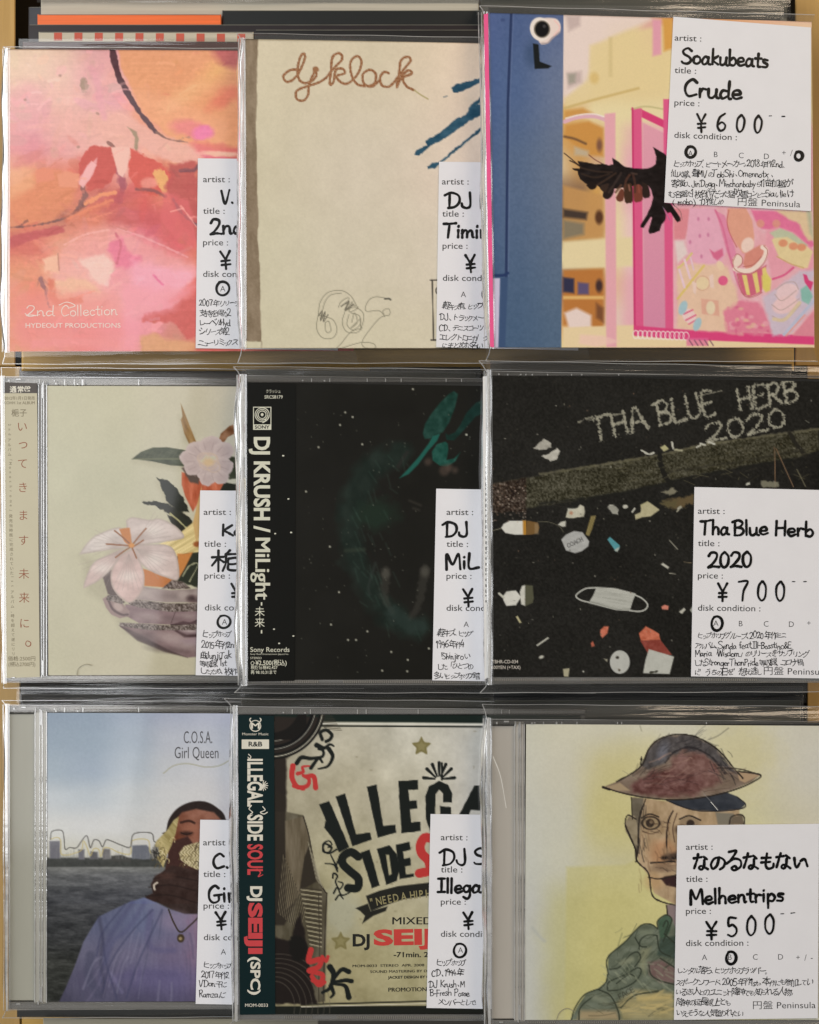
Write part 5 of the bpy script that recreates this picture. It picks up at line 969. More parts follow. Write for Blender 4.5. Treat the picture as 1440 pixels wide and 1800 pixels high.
def art_portrait(quad):
    A = Art(quad, step=1.6, base=(208,208,192))
    c = C(820, 1200, .4306); d = C(820, 1460, .2639)
    A.table([925,990,1060,1180,1300,1440,1530], [1273,1350,1450,1520,1600,1700,1792], [
      [(206,206,190)]+[(210,208,188)]*4+[(208,206,192)]*2, [(206,206,192),(208,206,188),(208,202,160),(210,206,176),(208,204,176),(208,206,194),(206,204,190)],
      [(204,205,194),(206,206,190),(204,198,146),(206,200,150),(208,204,164),(210,206,186),(206,204,190)], [(200,202,192),(204,204,186),(206,202,164),(206,200,150),(208,204,164),(208,206,190),(206,204,190)],
      [(198,200,194),(196,194,150),(206,200,140),(208,202,146),(206,202,164),(206,204,188),(206,204,190)], [(196,198,190),(192,190,144),(206,200,136),(208,204,142),(206,200,160),(204,202,186),(204,202,186)], [(196,198,190),(194,190,140),(200,194,130),(206,200,140),(204,198,150),(204,202,184),(204,202,184)]], warp=10, wf=60)
    A.poly([(996,1524),(1100,1520),(1190,1480),(1190,1792),(993,1792)], lambda X, Y: np.array([198,192,128.])+((X-996)/190*14)[..., None]+(fbm(X, Y, 26, seed=4)*16)[..., None], soft=4, a=.62)
    A.ell(1125, 1400, 82, 96, (206,198,138), soft=34, a=.55, warp=18, wf=40); A.ell(1300, 1330, 60, 70, (210,202,150), soft=34, a=.5, warp=18)
    A.line(d((440,650),(500,720),(520,735)), 5, (180,184,178), soft=4, a=.7); A.noise(5, 60, seed=5); A.noise(5, 3.5, seed=6)
    ink = (46,40,36)
    wash = lambda col_, k=30, sx=14, sy=8, seed=3: (lambda X, Y: np.array(col_, float)+(fbm(X, Y, sx, sy, seed)*k*2)[..., None])
    # head
    A.poly([(1112,1402),(1138,1404),(1180,1410),(1300,1420),(1300,1600),(1190,1592),(1150,1570),(1142,1540),(1124,1520),(1118,1490),(1114,1470)], wash((178,154,122), 34, 12, 20), soft=1.6)
    A.poly([(1110,1402),(1132,1403),(1126,1450),(1122,1500),(1114,1480),(1112,1440)], wash((98,92,80), 20), soft=2, a=.9); A.poly([(1258,1428),(1290,1430),(1290,1450),(1262,1450)], (128,122,108), soft=2)
    A.poly([(1098,1448),(1106,1434),(1116,1434),(1124,1460),(1124,1490),(1112,1480),(1100,1462)], wash((146,134,110), 20), soft=1.5); A.line([(1118,1440),(1104,1433),(1099,1448),(1106,1468),(1116,1490),(1118,1510)], 2.2, ink, soft=1)
    A.line([(1110,1402),(1112,1440)], 1.8, ink); A.line([(1135,1405),(1124,1440),(1122,1490),(1118,1515)], 2.6, ink, rough=1, soft=1.1)
    A.ell(1168, 1500, 26, 22, (186,132,92), soft=12, a=.6, warp=6); A.ell(1150, 1550, 16, 14, (196,160,116), soft=8, a=.6)
    # eyes
    A.ell(1144, 1446, 17, 13, (118,96,76), soft=4, a=.6); A.ell(1144, 1447, 14, 10, (156,136,106), soft=1.4, warp=1); A.ell(1144, 1447, 14, 10, ink, ring=2.2, soft=1, warp=1); A.ell(1143, 1447, 7.5, 7.5, (54,46,40), soft=1.2); A.ell(1145, 1445, 3, 3, (130,112,88), soft=1)
    A.line([(1128,1438),(1142,1431),(1158,1436)], 2.4, ink, soft=1); A.line([(1130,1462),(1146,1466),(1160,1460)], 1.4, (96,76,60), soft=1.2)
    A.ell(1212, 1446, 18, 10, (150,130,104), soft=1.6); A.ell(1214, 1448, 7, 7, (58,48,42), soft=1.4); A.line([(1195,1440),(1212,1434),(1232,1442)], 2.6, ink); A.ell(1196, 1458, 10, 8, (84,66,54), soft=4, a=.7)
    A.line([(1183,1426),(1175,1445),(1172,1475),(1173,1500)], 3, (58,46,40), soft=1.2, rough=1); A.line([(1190,1430),(1183,1455),(1186,1480)], 2, (80,60,48), a=.8)
    A.ell(1180, 1506, 15, 8, (66,54,48), soft=4, warp=4, wf=7, a=.85); A.ell(1172, 1496, 9, 7, (168,138,106), soft=4, a=.7); A.ell(1168, 1508, 5, 3, (36,30,28), soft=2); A.ell(1186, 1508, 5, 3, (36,30,28), soft=2); A.line([(1144,1517),(1160,1516),(1186,1514)], 3, ink); A.ell(1168, 1525, 22, 8, (128,106,86), soft=4, a=.7)
    A.poly([(1160,1544),(1172,1540),(1190,1538),(1190,1560),(1172,1556)], (58,40,40), soft=1.6, warp=1.5); A.line([(1140,1542),(1160,1545),(1190,1538)], 2, ink, soft=1)
    A.line([(1100,1452),(1118,1495),(1121,1515),(1140,1535),(1146,1572),(1160,1584),(1188,1592)], 2.6, ink, soft=1.1, rough=1)
    # second ear, right
    A.poly([(1282,1448),(1288,1436),(1306,1432),(1308,1450)], (112,100,84), soft=1.6); A.line([(1282,1450),(1286,1436),(1302,1432),(1309,1438),(1308,1452)], 2.2, ink)
    # visor, hat
    A.poly([(1172,1407),(1215,1403),(1245,1396),(1275,1392),(1296,1400),(1311,1414),(1302,1422),(1258,1426),(1215,1423),(1190,1416)], wash((54,58,66), 16), soft=1.2); A.line([(1172,1407),(1215,1423),(1258,1426),(1302,1422),(1311,1414),(1296,1401)], 2, (36,36,42))
    H = [(1060,1384),(1085,1374),(1108,1362),(1128,1346),(1136,1325),(1150,1305),(1172,1294),(1200,1292),(1230,1299),(1258,1316),(1275,1335),(1292,1354),(1337,1362),(1322,1374),(1290,1388),(1250,1399),(1200,1405),(1150,1403),(1105,1398),(1080,1390)]
    A.poly(H, wash((128,112,98), 26, 20, 12), soft=1.4)
    A.poly([(1128,1346),(1136,1325),(1150,1305),(1172,1294),(1200,1292),(1230,1299),(1258,1316),(1275,1335),(1296,1362),(1270,1350),(1240,1330),(1200,1318),(1170,1340),(1140,1352)], wash((84,80,80), 34, 8, 10), soft=3, warp=5)
    A.poly([(1178,1342),(1200,1320),(1235,1324),(1262,1345),(1268,1375),(1230,1390),(1180,1388)], wash((122,90,84), 34, 9, 9), soft=6, warp=8)
    A.poly([(1108,1380),(1150,1352),(1200,1356),(1240,1372),(1230,1396),(1160,1400),(1115,1394)], wash((108,74,70), 40, 10, 7), soft=6, warp=8); A.ell(1165, 1322, 9, 18, (120,122,134), rot=20, soft=6, a=.7)
    A.poly([(1296,1356),(1336,1363),(1310,1376),(1300,1372)], (176,150,120), soft=1.4); A.poly([(1062,1384),(1090,1376),(1108,1390),(1085,1390)], (166,146,118), soft=1.6)
    A.line([(1060,1383),(1090,1393),(1135,1402),(1190,1406),(1240,1401),(1290,1389),(1325,1374),(1337,1362),(1298,1356)], 2.4, ink, soft=1); A.line([(1084,1374),(1110,1360),(1130,1343),(1140,1318),(1158,1300),(1190,1291),(1225,1296),(1262,1318),(1290,1350),(1306,1368)], 2.6, ink, soft=1.1, rough=1)
    A.line([(1170,1340),(1186,1322),(1215,1314),(1250,1330),(1275,1360)], 3, (44,40,42), soft=1.6, rough=2, a=.8); A.line([(1262,1350),(1300,1352),(1336,1362)], 2, ink)
    A.line([(1060,1384),(1072,1388)], 4, ink); A.line([(1126,1345),(1128,1330)], 2, ink, rough=2); A.line([(1238,1396),(1262,1422)], 1.2, (150,150,150), a=.6); A.line([(1095,1355),(1120,1370)], 1.2, (150,146,120), a=.6); A.line([(1270,1335),(1300,1358)], 1.2, (150,146,120), a=.6); A.line([(1125,1275),(1128,1285)], 2, (150,146,120), a=.6)
    def hatch(n, x0, y0, x1, y1, ang, L_, cc, seed, al=.35, w_=1.3):
        for k in range(n):
            r = random.Random(seed+k); x, y = r.uniform(x0, x1), r.uniform(y0, y1); a_ = math.radians(ang+r.gauss(0, 14)); l_ = L_*r.uniform(.4, 1.2)
            A.line([(x, y), (x+l_*.5*math.cos(a_)+r.gauss(0, 1.5), y+l_*.5*math.sin(a_)+r.gauss(0, 1.5)), (x+l_*math.cos(a_), y+l_*math.sin(a_))], w_*r.uniform(.7, 1.6), cc, soft=1.1, a=al*r.uniform(.4, 1.3))
    hatch(40, 1148, 1300, 1250, 1330, -30, 34, (40,38,42), 10); hatch(34, 1120, 1350, 1280, 1395, -8, 40, (60,40,40), 60, .3); hatch(24, 1130, 1330, 1270, 1390, -20, 26, (170,140,126), 90, .35, 2)
    hatch(16, 1245, 1315, 1290, 1372, 55, 30, (36,34,36), 130, .5); hatch(20, 1122, 1420, 1180, 1560, 80, 24, (120,92,68), 160, .35, 2); hatch(14, 1124, 1410, 1138, 1500, 85, 30, (60,54,48), 190, .5)
    hatch(16, 1128, 1440, 1170, 1462, 10, 16, (74,58,46), 210, .45); hatch(14, 1148, 1500, 1186, 1530, 5, 18, (60,48,42), 230, .4); hatch(18, 1110, 1352, 1160, 1372, -35, 24, (54,48,44), 250, .4)
    # neck and coat
    A.poly([(1172,1590),(1192,1592),(1192,1660),(1178,1640)], (138,122,122), soft=2); A.line([(1172,1592),(1174,1612)], 2.4, ink)
    gr = wash((104,112,96), 26, 16, 10, 6)
    A.poly(d((695,1262),(740,1170),(800,1085),(880,1050),(930,1010),(940,950),(945,830),(1060,740),(1160,630),(1230,622),(1270,650),(1290,590),(1330,560),(1370,580),(1410,700),(1410,1262)), gr, soft=1.6)
    A.poly(d((760,1200),(1000,1200),(1020,1262),(740,1262)), (178,156,118), soft=5, a=.8); A.poly(d((1000,1150),(1120,1060),(1380,1080),(1400,1262),(1040,1262)), wash((164,154,112), 18, 22, 8), soft=5, a=.9)
    A.poly(d((1210,880),(1300,860),(1400,920),(1400,1020),(1290,1010),(1220,960)), wash((122,96,94), 12), soft=4, a=.85); A.poly(d((1160,790),(1230,780),(1200,870),(1190,960),(1150,900)), (150,150,118), soft=5, a=.6)
    A.poly(d((1275,600),(1330,560),(1370,590),(1360,660),(1330,720),(1290,720)), wash((72,94,76), 12), soft=1.5); A.poly(d((1290,720),(1400,700),(1400,860),(1270,830)), wash((66,80,70), 14), soft=3)
    for q in (((700,1262),(720,1190),(780,1100),(850,1065),(885,1055),(930,1010),(940,960)),((945,960),(940,850),(1060,740),(1160,635),(1230,625),(1275,655)),((955,925),(1020,910),(1090,830),(1140,810),(1160,850),(1120,910)),((940,1060),(950,1010),(1060,960),(1140,915),(1165,940),(1120,1010),(1020,1060),(945,1068)),((1000,1020),(1080,960),(1120,970)),((1125,715),(1160,770),(1200,775)),((1150,790),(1160,730),(1210,695),(1270,700)),((1275,650),(1275,600),(1330,562),(1368,590),(1350,650),(1310,740)),((1310,640),(1330,600),(1345,620),(1320,690)),((1270,700),(1290,800),(1360,840)),((1320,690),(1400,760)),((880,1060),(960,1100),(1010,1200),(1020,1262)),((750,1262),(760,1180),(850,1100)),((1030,1180),(1120,1100),(1280,1070)),((1215,890),(1230,960),(1290,1000),(1400,1030)),((1290,850),(1400,920))):
        A.line(d(*q), 2.3, (50,56,46), soft=1, a=.9)
    hatch(60, 1075, 1640, 1180, 1720, -45, 26, (58,66,54), 300, .4); hatch(40, 1050, 1690, 1180, 1745, 40, 22, (150,156,132), 380, .35, 2.4); hatch(30, 1020, 1745, 1180, 1788, -10, 40, (70,70,54), 440, .35); hatch(30, 1080, 1750, 1180, 1785, -6, 44, (196,178,122), 480, .4, 3)
    for st in hand('FACE', 1090, 1757, 1117, 1742, 9, 4): A.line(st, 1.3, (60,60,50), a=.8)
    for q, cc in ((((850,1110),(930,1140)),(140,146,124)),(((1040,880),(1100,860)),(150,154,128)),(((1170,680),(1230,680)),(132,140,118)),(((1150,1120),(1350,1110)),(206,184,120))): A.line(d(*q), 9, cc, soft=5, a=.6)
    return A
# ------------------------------------------------------------------ rack (wooden bins)
MM = 0.001
WOOD = mat((186,150,88), 0.55, 0.35, 0.15, 0.10, 30, 0.25, stretch=(1.2, 9, 6))
WOOD_H = mat((196,158,84), 0.5, 0.4, 0.2, 0.14, 26, 0.25, stretch=(1.0, 14, 6))
WOOD_V = mat((184,148,88), 0.55, 0.35, 0.15, 0.10, 26, 0.25, stretch=(14, 1.0, 6))
DARKIN = mat((34,28,20), 0.8, 0.2)
rk = root('record_rack', 720, 1900, -0.075, 'pale wooden display rack whose boards frame the CDs at the sides', 'rack')
m = MB(); m.box(-420, -320, 1860, 2120, -0.110, -0.104); m.build('back_board', rk, DARKIN)
m = MB(); m.box(-400, -300, 27, 643.5, -0.100, -0.026, 2); m.build('side_board', rk, WOOD_V)
m = MB(); m.box(-400, 644, 36, 2100, -0.100, -0.027, 2); m.build('side_board', rk, WOOD_V)
m = MB(); m.box(1398, -300, 1840, 643.5, -0.100, -0.0185, 2); m.build('side_board', rk, WOOD_V)
m = MB(); m.box(1419, 644, 1840, 2100, -0.100, -0.0180, 2); m.build('side_board', rk, WOOD_V)
for y0, y1 in ((612, 652),):
    m = MB(); m.box(38, y0, 1396, y1, -0.100, -0.0135, 3); m.build('divider_board', rk, WOOD_H)
m = MB(); m.box(38, 1786, 1417, 1830, -0.100, -0.0275, 2); m.build('divider_board', rk, WOOD_H)

# ------------------------------------------------------------------ cases standing behind the front ones: only their upper edges show
EDGE = mat((120,118,108), .35, .5, .3, .25, 30, stretch=(3, 1, 1))
def back_case(x0, x1, ytop, z, rgb, label, thick=9.5*MM, film=True, strip=None, rough=0.35, tilt=0, h=520, grp='cases standing behind the front row'):
    t = root('cd_case', (x0+x1)/2, ytop+h, z-thick, label, 'CD case', grp)
    m = MB(); m.quad_box([(x0, ytop), (x1, ytop+tilt), (x1, ytop+h), (x0, ytop+h)], z-thick, z, 1.5)
    m.build('case_body', t, mat(rgb, rough, 0.5, 0.5, 0.10, 40, stretch=(.6, 22, 3)))
    if strip: strip(t, z)
    m = MB(); m.quad_box([(x0+2, ytop+.2), (x1-2, ytop+.2+tilt), (x1-2, ytop+1.1+tilt), (x0+2, ytop+1.1)], z-.1*MM, z+.12*MM); m.build('case_edge', t, EDGE)
    if film:
        m = MB(); sheet(m, [(x0-7, ytop-5), (x1+6, ytop-5+tilt)], [(x0-7, ytop+30), (x1+6, ytop+30+tilt)], z+0.8*MM, 0.6*MM, 40, 5)
        m.build('plastic_sleeve', t, FILM, sm=True)
    return t
def sheet(m, top, bot, z, amp, nu=40, nv=6, seed=1, zb=None):
    """rippled film between two pixel edges"""
    rn = np.random.RandomState(seed); ph = rn.rand(6)*6.28; vs = []
    for j in range(nv+1):
        v = j/nv
        for i in range(nu+1):
            u = i/nu
            x = (top[0][0]*(1-u)+top[1][0]*u)*(1-v)+(bot[0][0]*(1-u)+bot[1][0]*u)*v
            y = (top[0][1]*(1-u)+top[1][1]*u)*(1-v)+(bot[0][1]*(1-u)+bot[1][1]*u)*v
            zz = z if zb is None else z*(1-v)+zb*v
            zz += amp*(math.sin(v*5+ph[0]+u*3)*.6+math.sin(u*9+ph[1])*.3+math.sin(u*23+ph[2]+v*2)*.2)
            vs.append(W(x, y, zz))
    n = nu+1
    m.add(vs, [(j*n+i+n, j*n+i+n+1, j*n+i+1, j*n+i) for j in range(nv) for i in range(nu)])
Z1 = -12.0*MM
def stripes(t, z):
    m = MB(); 
    for k in range(10): m.mark().box(95+k*35.8, 57+k*.25, 109+k*35.8, 71+k*.25, z-0.02*MM, z+0.08*MM)
    m.build('red_check', t, mat((196,92,74), 0.5), split=True); 
back_case(72, 842, -26, -26*MM, (186,180,164), 'pale grey sleeved case at the very top edge of the rack', thick=4*MM, grp=None, h=500)
back_case(50, 660, 12, -31*MM, (66,68,74), 'slate grey case showing a thin strip above the orange edge', thick=4*MM, film=False)
back_case(66, 389, 25, -21*MM, (250,112,52), 'narrow bright orange case edge above the pink painted cover', thick=3*MM, film=False)
back_case(391, 850, 18, -23*MM, (24,27,27), 'black case edge beside the orange one above the cream cover', thick=3*MM, film=False)
back_case(50, 860, 43, -18.5*MM, (34,26,29), 'dark plum case edge under the bright orange edge', thick=4*MM, film=False)
back_case(68, 446, 56, -14*MM, (192,184,164), 'cream case edge checked with red squares above the pink cover', thick=3.6*MM, film=False, strip=stripes)
back_case(448, 870, 52, -14*MM, (22,20,20), 'black case edge beside the red checked one', thick=3.6*MM, film=False)
back_case(40, 640, 73, -12.2*MM, (104,68,62), 'brownish pink case edge directly behind the pink painted cover', thick=1.2*MM)
back_case(845, 1384, -4, -12*MM, (88,88,76), 'olive grey case edges above the cover with the black bird', thick=9*MM, tilt=4)
back_case(858, 1372, 12, 9.5*MM, (62,62,54), 'dark olive case just behind the cover with the black bird', thick=8*MM, tilt=6)
# between first and second row
back_case(34, 640, 650, -20*MM, (84,76,70), 'brown grey case edge above the cover with the white magnolia', thick=7*MM)
back_case(650, 845, 645, -13*MM, (52,48,34), 'dark case edge between the wooden rail and the black starry cover', thick=9*MM)
back_case(432, 838, 650, -1*MM, (66,66,50), 'olive case edge directly above the black starry cover', thick=8*MM, tilt=4)
back_case(862, 1392, 634, 8*MM, (84,78,64), 'grey brown case edge above the asphalt cover', thick=8*MM, tilt=6)
# between second and third row
back_case(36, 640, 1206, -16*MM, (30,34,38), 'navy black case edge between the magnolia cover and the seaside cover', thick=8*MM)
back_case(38, 640, 1221, -12.2*MM, (56,56,54), 'charcoal case edge directly above the seaside cover', thick=3.5*MM)
back_case(430, 1240, 1204, -3*MM, (34,38,34), 'dark grey case edge under the black starry cover', thick=5*MM)
back_case(424, 1036, 1226, -1.0*MM, (70,70,56), 'olive grey case edge directly above the parchment poster cover', thick=1.8*MM)
back_case(868, 1412, 1206, 2*MM, (30,32,38), 'black navy case edge under the asphalt cover', thick=4*MM)
back_case(868, 1408, 1231, 9*MM, (68,68,58), 'dark olive case edge directly above the portrait cover', thick=6*MM)
# bottom
back_case(30, 415, 1766, -14*MM, (20,24,22), 'black case below the seaside cover at the bottom edge', thick=5*MM, h=22, grp=None, film=False)
back_case(76, 560, 1790, -11*MM, (164,158,138), 'pale grey card corner at the bottom left edge of the rack', thick=1.5*MM, film=False, grp=None, h=120)
back_case(560, 860, 1786, -11*MM, (58,50,38), 'brown case edge below the parchment poster cover', thick=4*MM, h=120, grp=None, film=False)

# ------------------------------------------------------------------ the nine CDs
def sleeve(t, q, ztop, thick, seed, ext=(13, 22, 18, 8), corner=16, highlight=(.20, .70)):
    """clear bag: folded left side, top and bottom flaps with welded seams"""
    (ax, ay), (bx, by), (cx, cy), (dx, dy) = q
    L, Tp, Bt, Rt = ext; rn = np.random.RandomState(seed); p1, p2, p3 = rn.rand(3)*6
    m = MB(); ny = 46; px_ = S*1000; prof = [(4, .35), (1, .32), (-.08*L, .18), (-.22*L, .18-.14*L*px_*.36), (-.42*L, .1-.34*L*px_*.42), (-.6*L, .0-.52*L*px_*.6), (-.78*L, -.55*L*px_-.7), (-.93*L, -3.2), (-L, -5.0), (-.9*L, -6.6), (-.6*L, -8.2), (-.2*L, -9.2)]
    vs = []
    for j in range(ny+1):
        v = j/ny; x = ax*(1-v)+dx*v; y = (ay-2)*(1-v)+(dy+2)*v
        wob = 1+.10*math.sin(v*7+p1)+.05*math.sin(v*19+p2)+.02*math.sin(v*47+p3)
        k = math.sin(min(v, 1-v)*12) if min(v, 1-v) < .13 else 1
        for i, (ox, oz) in enumerate(prof):
            vs.append(W(x+ox*(1 if ox > 0 else wob*(.55+.45*k)), y, ztop+oz*MM*min(1, thick/0.0095)+(.12*MM*math.sin(v*31+i) if i > 1 else 0)))
    n = len(prof); m.add(vs, [(j*n+i, j*n+i+n, j*n+i+n+1, j*n+i+1) for j in range(ny) for i in range(n-1)])
    m.build('sleeve_fold', t, FILM_V, sm=True)
    m = MB(); sheet(m, [(ax-corner, ay-Tp), (bx+Rt, by-Tp)], [(ax-1, ay+1), (bx+2, by+1)], ztop-2.6*MM*min(1, thick/.0095), .35*MM, 60, 8, seed, zb=ztop+.3*MM)
    m.build('sleeve_flap', t, FILM, sm=True)
    m = MB(); sheet(m, [(ax-1, dy-1), (bx+2, cy-1)], [(dx-corner, dy+Bt), (cx+Rt, cy+Bt)], ztop+.3*MM, .35*MM, 60, 8, seed+3, zb=ztop-2.6*MM*min(1, thick/.0095))
    m.build('sleeve_flap', t, FILM, sm=True)
    m = MB()
    def seam(p, w_, z0, z1, k=18, am=.7):
        for a, b in zip(p[:-1], p[1:]):
            dx_, dy_ = b[0]-a[0], b[1]-a[1]; L_ = math.hypot(dx_, dy_)+1e-6; nx, nyy = -dy_/L_*w_/2, dx_/L_*w_/2
            m.quad_box([(a[0]+nx, a[1]+nyy), (b[0]+nx, b[1]+nyy), (b[0]-nx, b[1]-nyy), (a[0]-nx, a[1]-nyy)], z0, z1)
    def wav(a, b, n, am, s): return [(a[0]+(b[0]-a[0])*i/n, a[1]+(b[1]-a[1])*i/n+am*math.sin(i*.9+s)) for i in range(n+1)]
    zt = ztop-2.3*MM*min(1, thick/.0095)
    seam(wav((ax-corner, ay-Tp), (bx+Rt, by-Tp), 24, .5, p1), 1.0, zt-.1*MM, zt+.15*MM); m.mark()
    seam(wav((dx-corner, dy+Bt), (cx+Rt, cy+Bt), 24, .5, p2), 1.0, zt-.1*MM, zt+.15*MM)
    m.mark(); seam([(ax-corner, ay-Tp), (ax-corner*.6, ay-Tp*.45), (ax-L*.35, ay+3)], 1.7, zt, zt+.25*MM); m.mark(); seam([(dx-corner, dy+Bt), (dx-corner*.55, dy+Bt*.4), (dx-L*.35, dy-3)], 1.7, zt, zt+.25*MM)
    m.build('sleeve_seam', t, SEAM, split=True)
    for f_, w_, dz, am, ph in ((highlight[0], 4.2 if highlight[0] < .4 else 1.6, .42, .3, p1), (highlight[1], 1.5, -1.2, .6, p2)):
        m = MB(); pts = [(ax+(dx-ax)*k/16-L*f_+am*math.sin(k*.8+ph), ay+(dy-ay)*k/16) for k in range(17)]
        m.ribbon(pts, w_*(.6+.05*L), ztop+dz*MM, ramp=0); m.build('sleeve_highlight', t, FOLD_HIGHLIGHT)  # painted highlight strips laid along the folded film
INK = lambda c, r=.5: mat(c, r, .3, 0, .05, 90)
def letters(parent, rgb, items, name='lettering', z=0, **kw):
    m = MB()
    for a in items: a(m)
    if m.v: m.build(name, parent, INK(rgb), **kw)
def jewel(t, q, ztop, hinge=None, hrgb=(150,148,140), tray=None, ridges=(), rim=(110,104,96), seed=1, inner=None):
    """clear case round the booklet: q outer corners, inner = booklet rectangle (x0,y0,x1,y1)"""
    (ax, ay), (bx, by), (cx, cy), (dx, dy) = q; x0, y0, x1, y1 = inner; zb = ztop-9.5*MM
    m = MB(); m.quad_box([(ax+1, ay+2), (bx-1, by+2), (cx-1, cy-2), (dx+1, dy-2)], zb, ztop-3.2*MM, 1); m.build('case_base', t, mat((70,68,64), .4, .5, .4, .1))
    m = MB(); hx = inner[0]
    m.quad_box([(ax, ay), (bx, by), (bx-1, y0), (ax+1, y0)], ztop-2.9*MM, ztop-.1*MM, 1.6)
    m.quad_box([(dx+1, y1), (cx-1, y1), (cx, cy), (dx, dy)], ztop-2.9*MM, ztop-.1*MM, 1.6)
    m.box(x1+1, y0+1, bx-1, y1-1, ztop-2.9*MM, ztop-.1*MM, 1.6)
    m.build('lid_rim', t, CLEAR)
    rn = random.Random(seed)
    m = MB()      # moulded lines along the rim, the light they catch painted pale
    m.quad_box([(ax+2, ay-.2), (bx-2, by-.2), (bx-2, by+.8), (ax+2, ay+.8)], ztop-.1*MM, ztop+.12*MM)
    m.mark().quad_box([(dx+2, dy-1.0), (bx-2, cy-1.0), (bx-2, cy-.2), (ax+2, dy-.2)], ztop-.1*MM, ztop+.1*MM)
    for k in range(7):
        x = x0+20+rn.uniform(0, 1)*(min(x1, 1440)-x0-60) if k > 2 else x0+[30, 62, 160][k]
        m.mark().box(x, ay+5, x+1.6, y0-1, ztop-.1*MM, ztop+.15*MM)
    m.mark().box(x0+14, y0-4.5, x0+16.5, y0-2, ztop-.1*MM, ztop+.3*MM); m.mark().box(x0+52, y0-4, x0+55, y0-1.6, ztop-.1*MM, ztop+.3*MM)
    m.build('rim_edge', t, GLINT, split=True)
    for k, (a, b) in enumerate(ridges):
        m = MB(); x = a
        while x < b: m.box(x, y1+3, x+1.5, cy-3.2, ztop-.1*MM, ztop+.15*MM); x += 3.3
        m.build('rim_ridges', t, GLINT if k < 0 else RIDGE, kind='stuff')
    if tray:
        a, b, rgb = tray
        m = MB(); m.box(a, y0+2, b, y1-2, ztop-3.1*MM, ztop-1.6*MM, 1); m.build('disc_tray', t, mat(rgb, .45, .4, .5, .08, 20, stretch=(3, .5, 1)))
    if hinge:
        a, b = hinge
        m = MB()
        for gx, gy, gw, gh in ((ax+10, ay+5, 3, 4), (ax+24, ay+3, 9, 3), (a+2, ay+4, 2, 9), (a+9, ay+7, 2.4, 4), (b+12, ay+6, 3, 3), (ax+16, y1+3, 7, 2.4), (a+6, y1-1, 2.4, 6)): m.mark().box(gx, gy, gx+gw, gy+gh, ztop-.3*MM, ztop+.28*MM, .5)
        m.build('painted_glint', t, GLINT, split=True)  # small white boxes painted in as glints around the hinge
        m = MB(); m.box(a, y0-6, b, y1+4, ztop-1.4*MM, ztop-.3*MM, 1.5); 
        m.build('hinge', t, mat(hrgb, .22, .5, .8, .10, 30, .1, stretch=(14, .6, 2)))
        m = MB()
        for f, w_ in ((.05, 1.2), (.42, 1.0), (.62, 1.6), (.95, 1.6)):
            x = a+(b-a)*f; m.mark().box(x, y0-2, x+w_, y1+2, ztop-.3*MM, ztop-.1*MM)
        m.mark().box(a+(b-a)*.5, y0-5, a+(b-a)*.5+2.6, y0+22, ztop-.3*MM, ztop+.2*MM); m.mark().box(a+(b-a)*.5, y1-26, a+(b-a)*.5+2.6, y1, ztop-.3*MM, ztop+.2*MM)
        m.build('hinge_edge', t, GLINT, split=True)  # hinge lines, their bright gleam put into the colour
    return t
RIDGE = mat((128,124,116), .35, .5, .3, .1)

# depth of the covers (each column lies on the sleeves of the column to its left)
ZA, ZB, ZC = 0.0, 11*MM, 22*MM
GA = 'CDs in clear plastic sleeves'

# -- first row
q = [(14,86),(622,90),(622,617),(13,618)]
t = root('cd_sleeve', 318, 618, ZA-3*MM, 'CD with an abstract pink and orange painting on its cover', 'CD', GA)
m = MB(); m.quad_box(q, ZA-3*MM, ZA-.02*MM, 0); m.build('cardboard_jacket', t, mat((232,206,186), .6))
p = art_pink(q).build('cover_print', t, ZA, PRINT)
TX = (246,220,210)
m = MB()
for st in hand('2nd', 46, 555, 98, 555, 18, 3, .0): m.ribbon(st, 1.7, ZA+.05*MM)
m.ribbon([(44,551),(52,556),(70,553)], 1.4, ZA+.05*MM)
for st in hand('Collection', 108, 556, 208, 553, 19, 5, .0): m.ribbon(st, 1.6, ZA+.05*MM)
m.ribbon([(104,536),(118,531),(132,537),(120,542)], 1.5, ZA+.06*MM); m.build('script_lettering', p, INK(TX))
m = MB(); T(m, 'HYDEOUT PRODUCTIONS', 45, 576, 8.2, ZA+.05*MM, x1=212, off=.004); m.build('lettering', p, INK(TX), split=True)
sleeve(t, q, ZA, 3*MM, 1, ext=(12, 4, 22, 8), corner=9)

q = [(428,68),(1032,79),(1030,612),(430,612)]
t = root('cd_sleeve', 730, 612, ZB-3*MM, 'cream CD jacket with brown string writing and blue brush strokes', 'CD', GA)
m = MB(); m.quad_box(q, ZB-3*MM, ZB-.02*MM, 0); m.build('cardboard_jacket', t, mat((206,196,172), .7))
art_cream(q).build('cover_print', t, ZB, PRINT_MATT)
sleeve(t, q, ZB, 9*MM, 2, ext=(13, 10, 26, 8), corner=12)

q = [(857,22),(1427,38),(1432,611),(868,611)]
t = root('cd_sleeve', 1150, 611, ZC-4*MM, 'CD cover showing a black bird, a blue wall and hot pink frames', 'CD', GA)
m = MB(); m.quad_box(q, ZC-4*MM, ZC-.02*MM, 0); m.build('cardboard_jacket', t, mat((226,208,196), .6))
p = art_crow(q).build('cover_print', t, ZC, PRINT)
m = MB(); m.quad_box([(850.5,25),(858,23),(868.5,611),(861.5,609)], ZC-4*MM, ZC+.42*MM); m.build('pink_spine', t, mat((236,88,146), .5, .4, .5, .04))
sleeve(t, q, ZC, 9*MM, 3, ext=(17, 12, 24, 6), corner=14, highlight=(.6, .9))

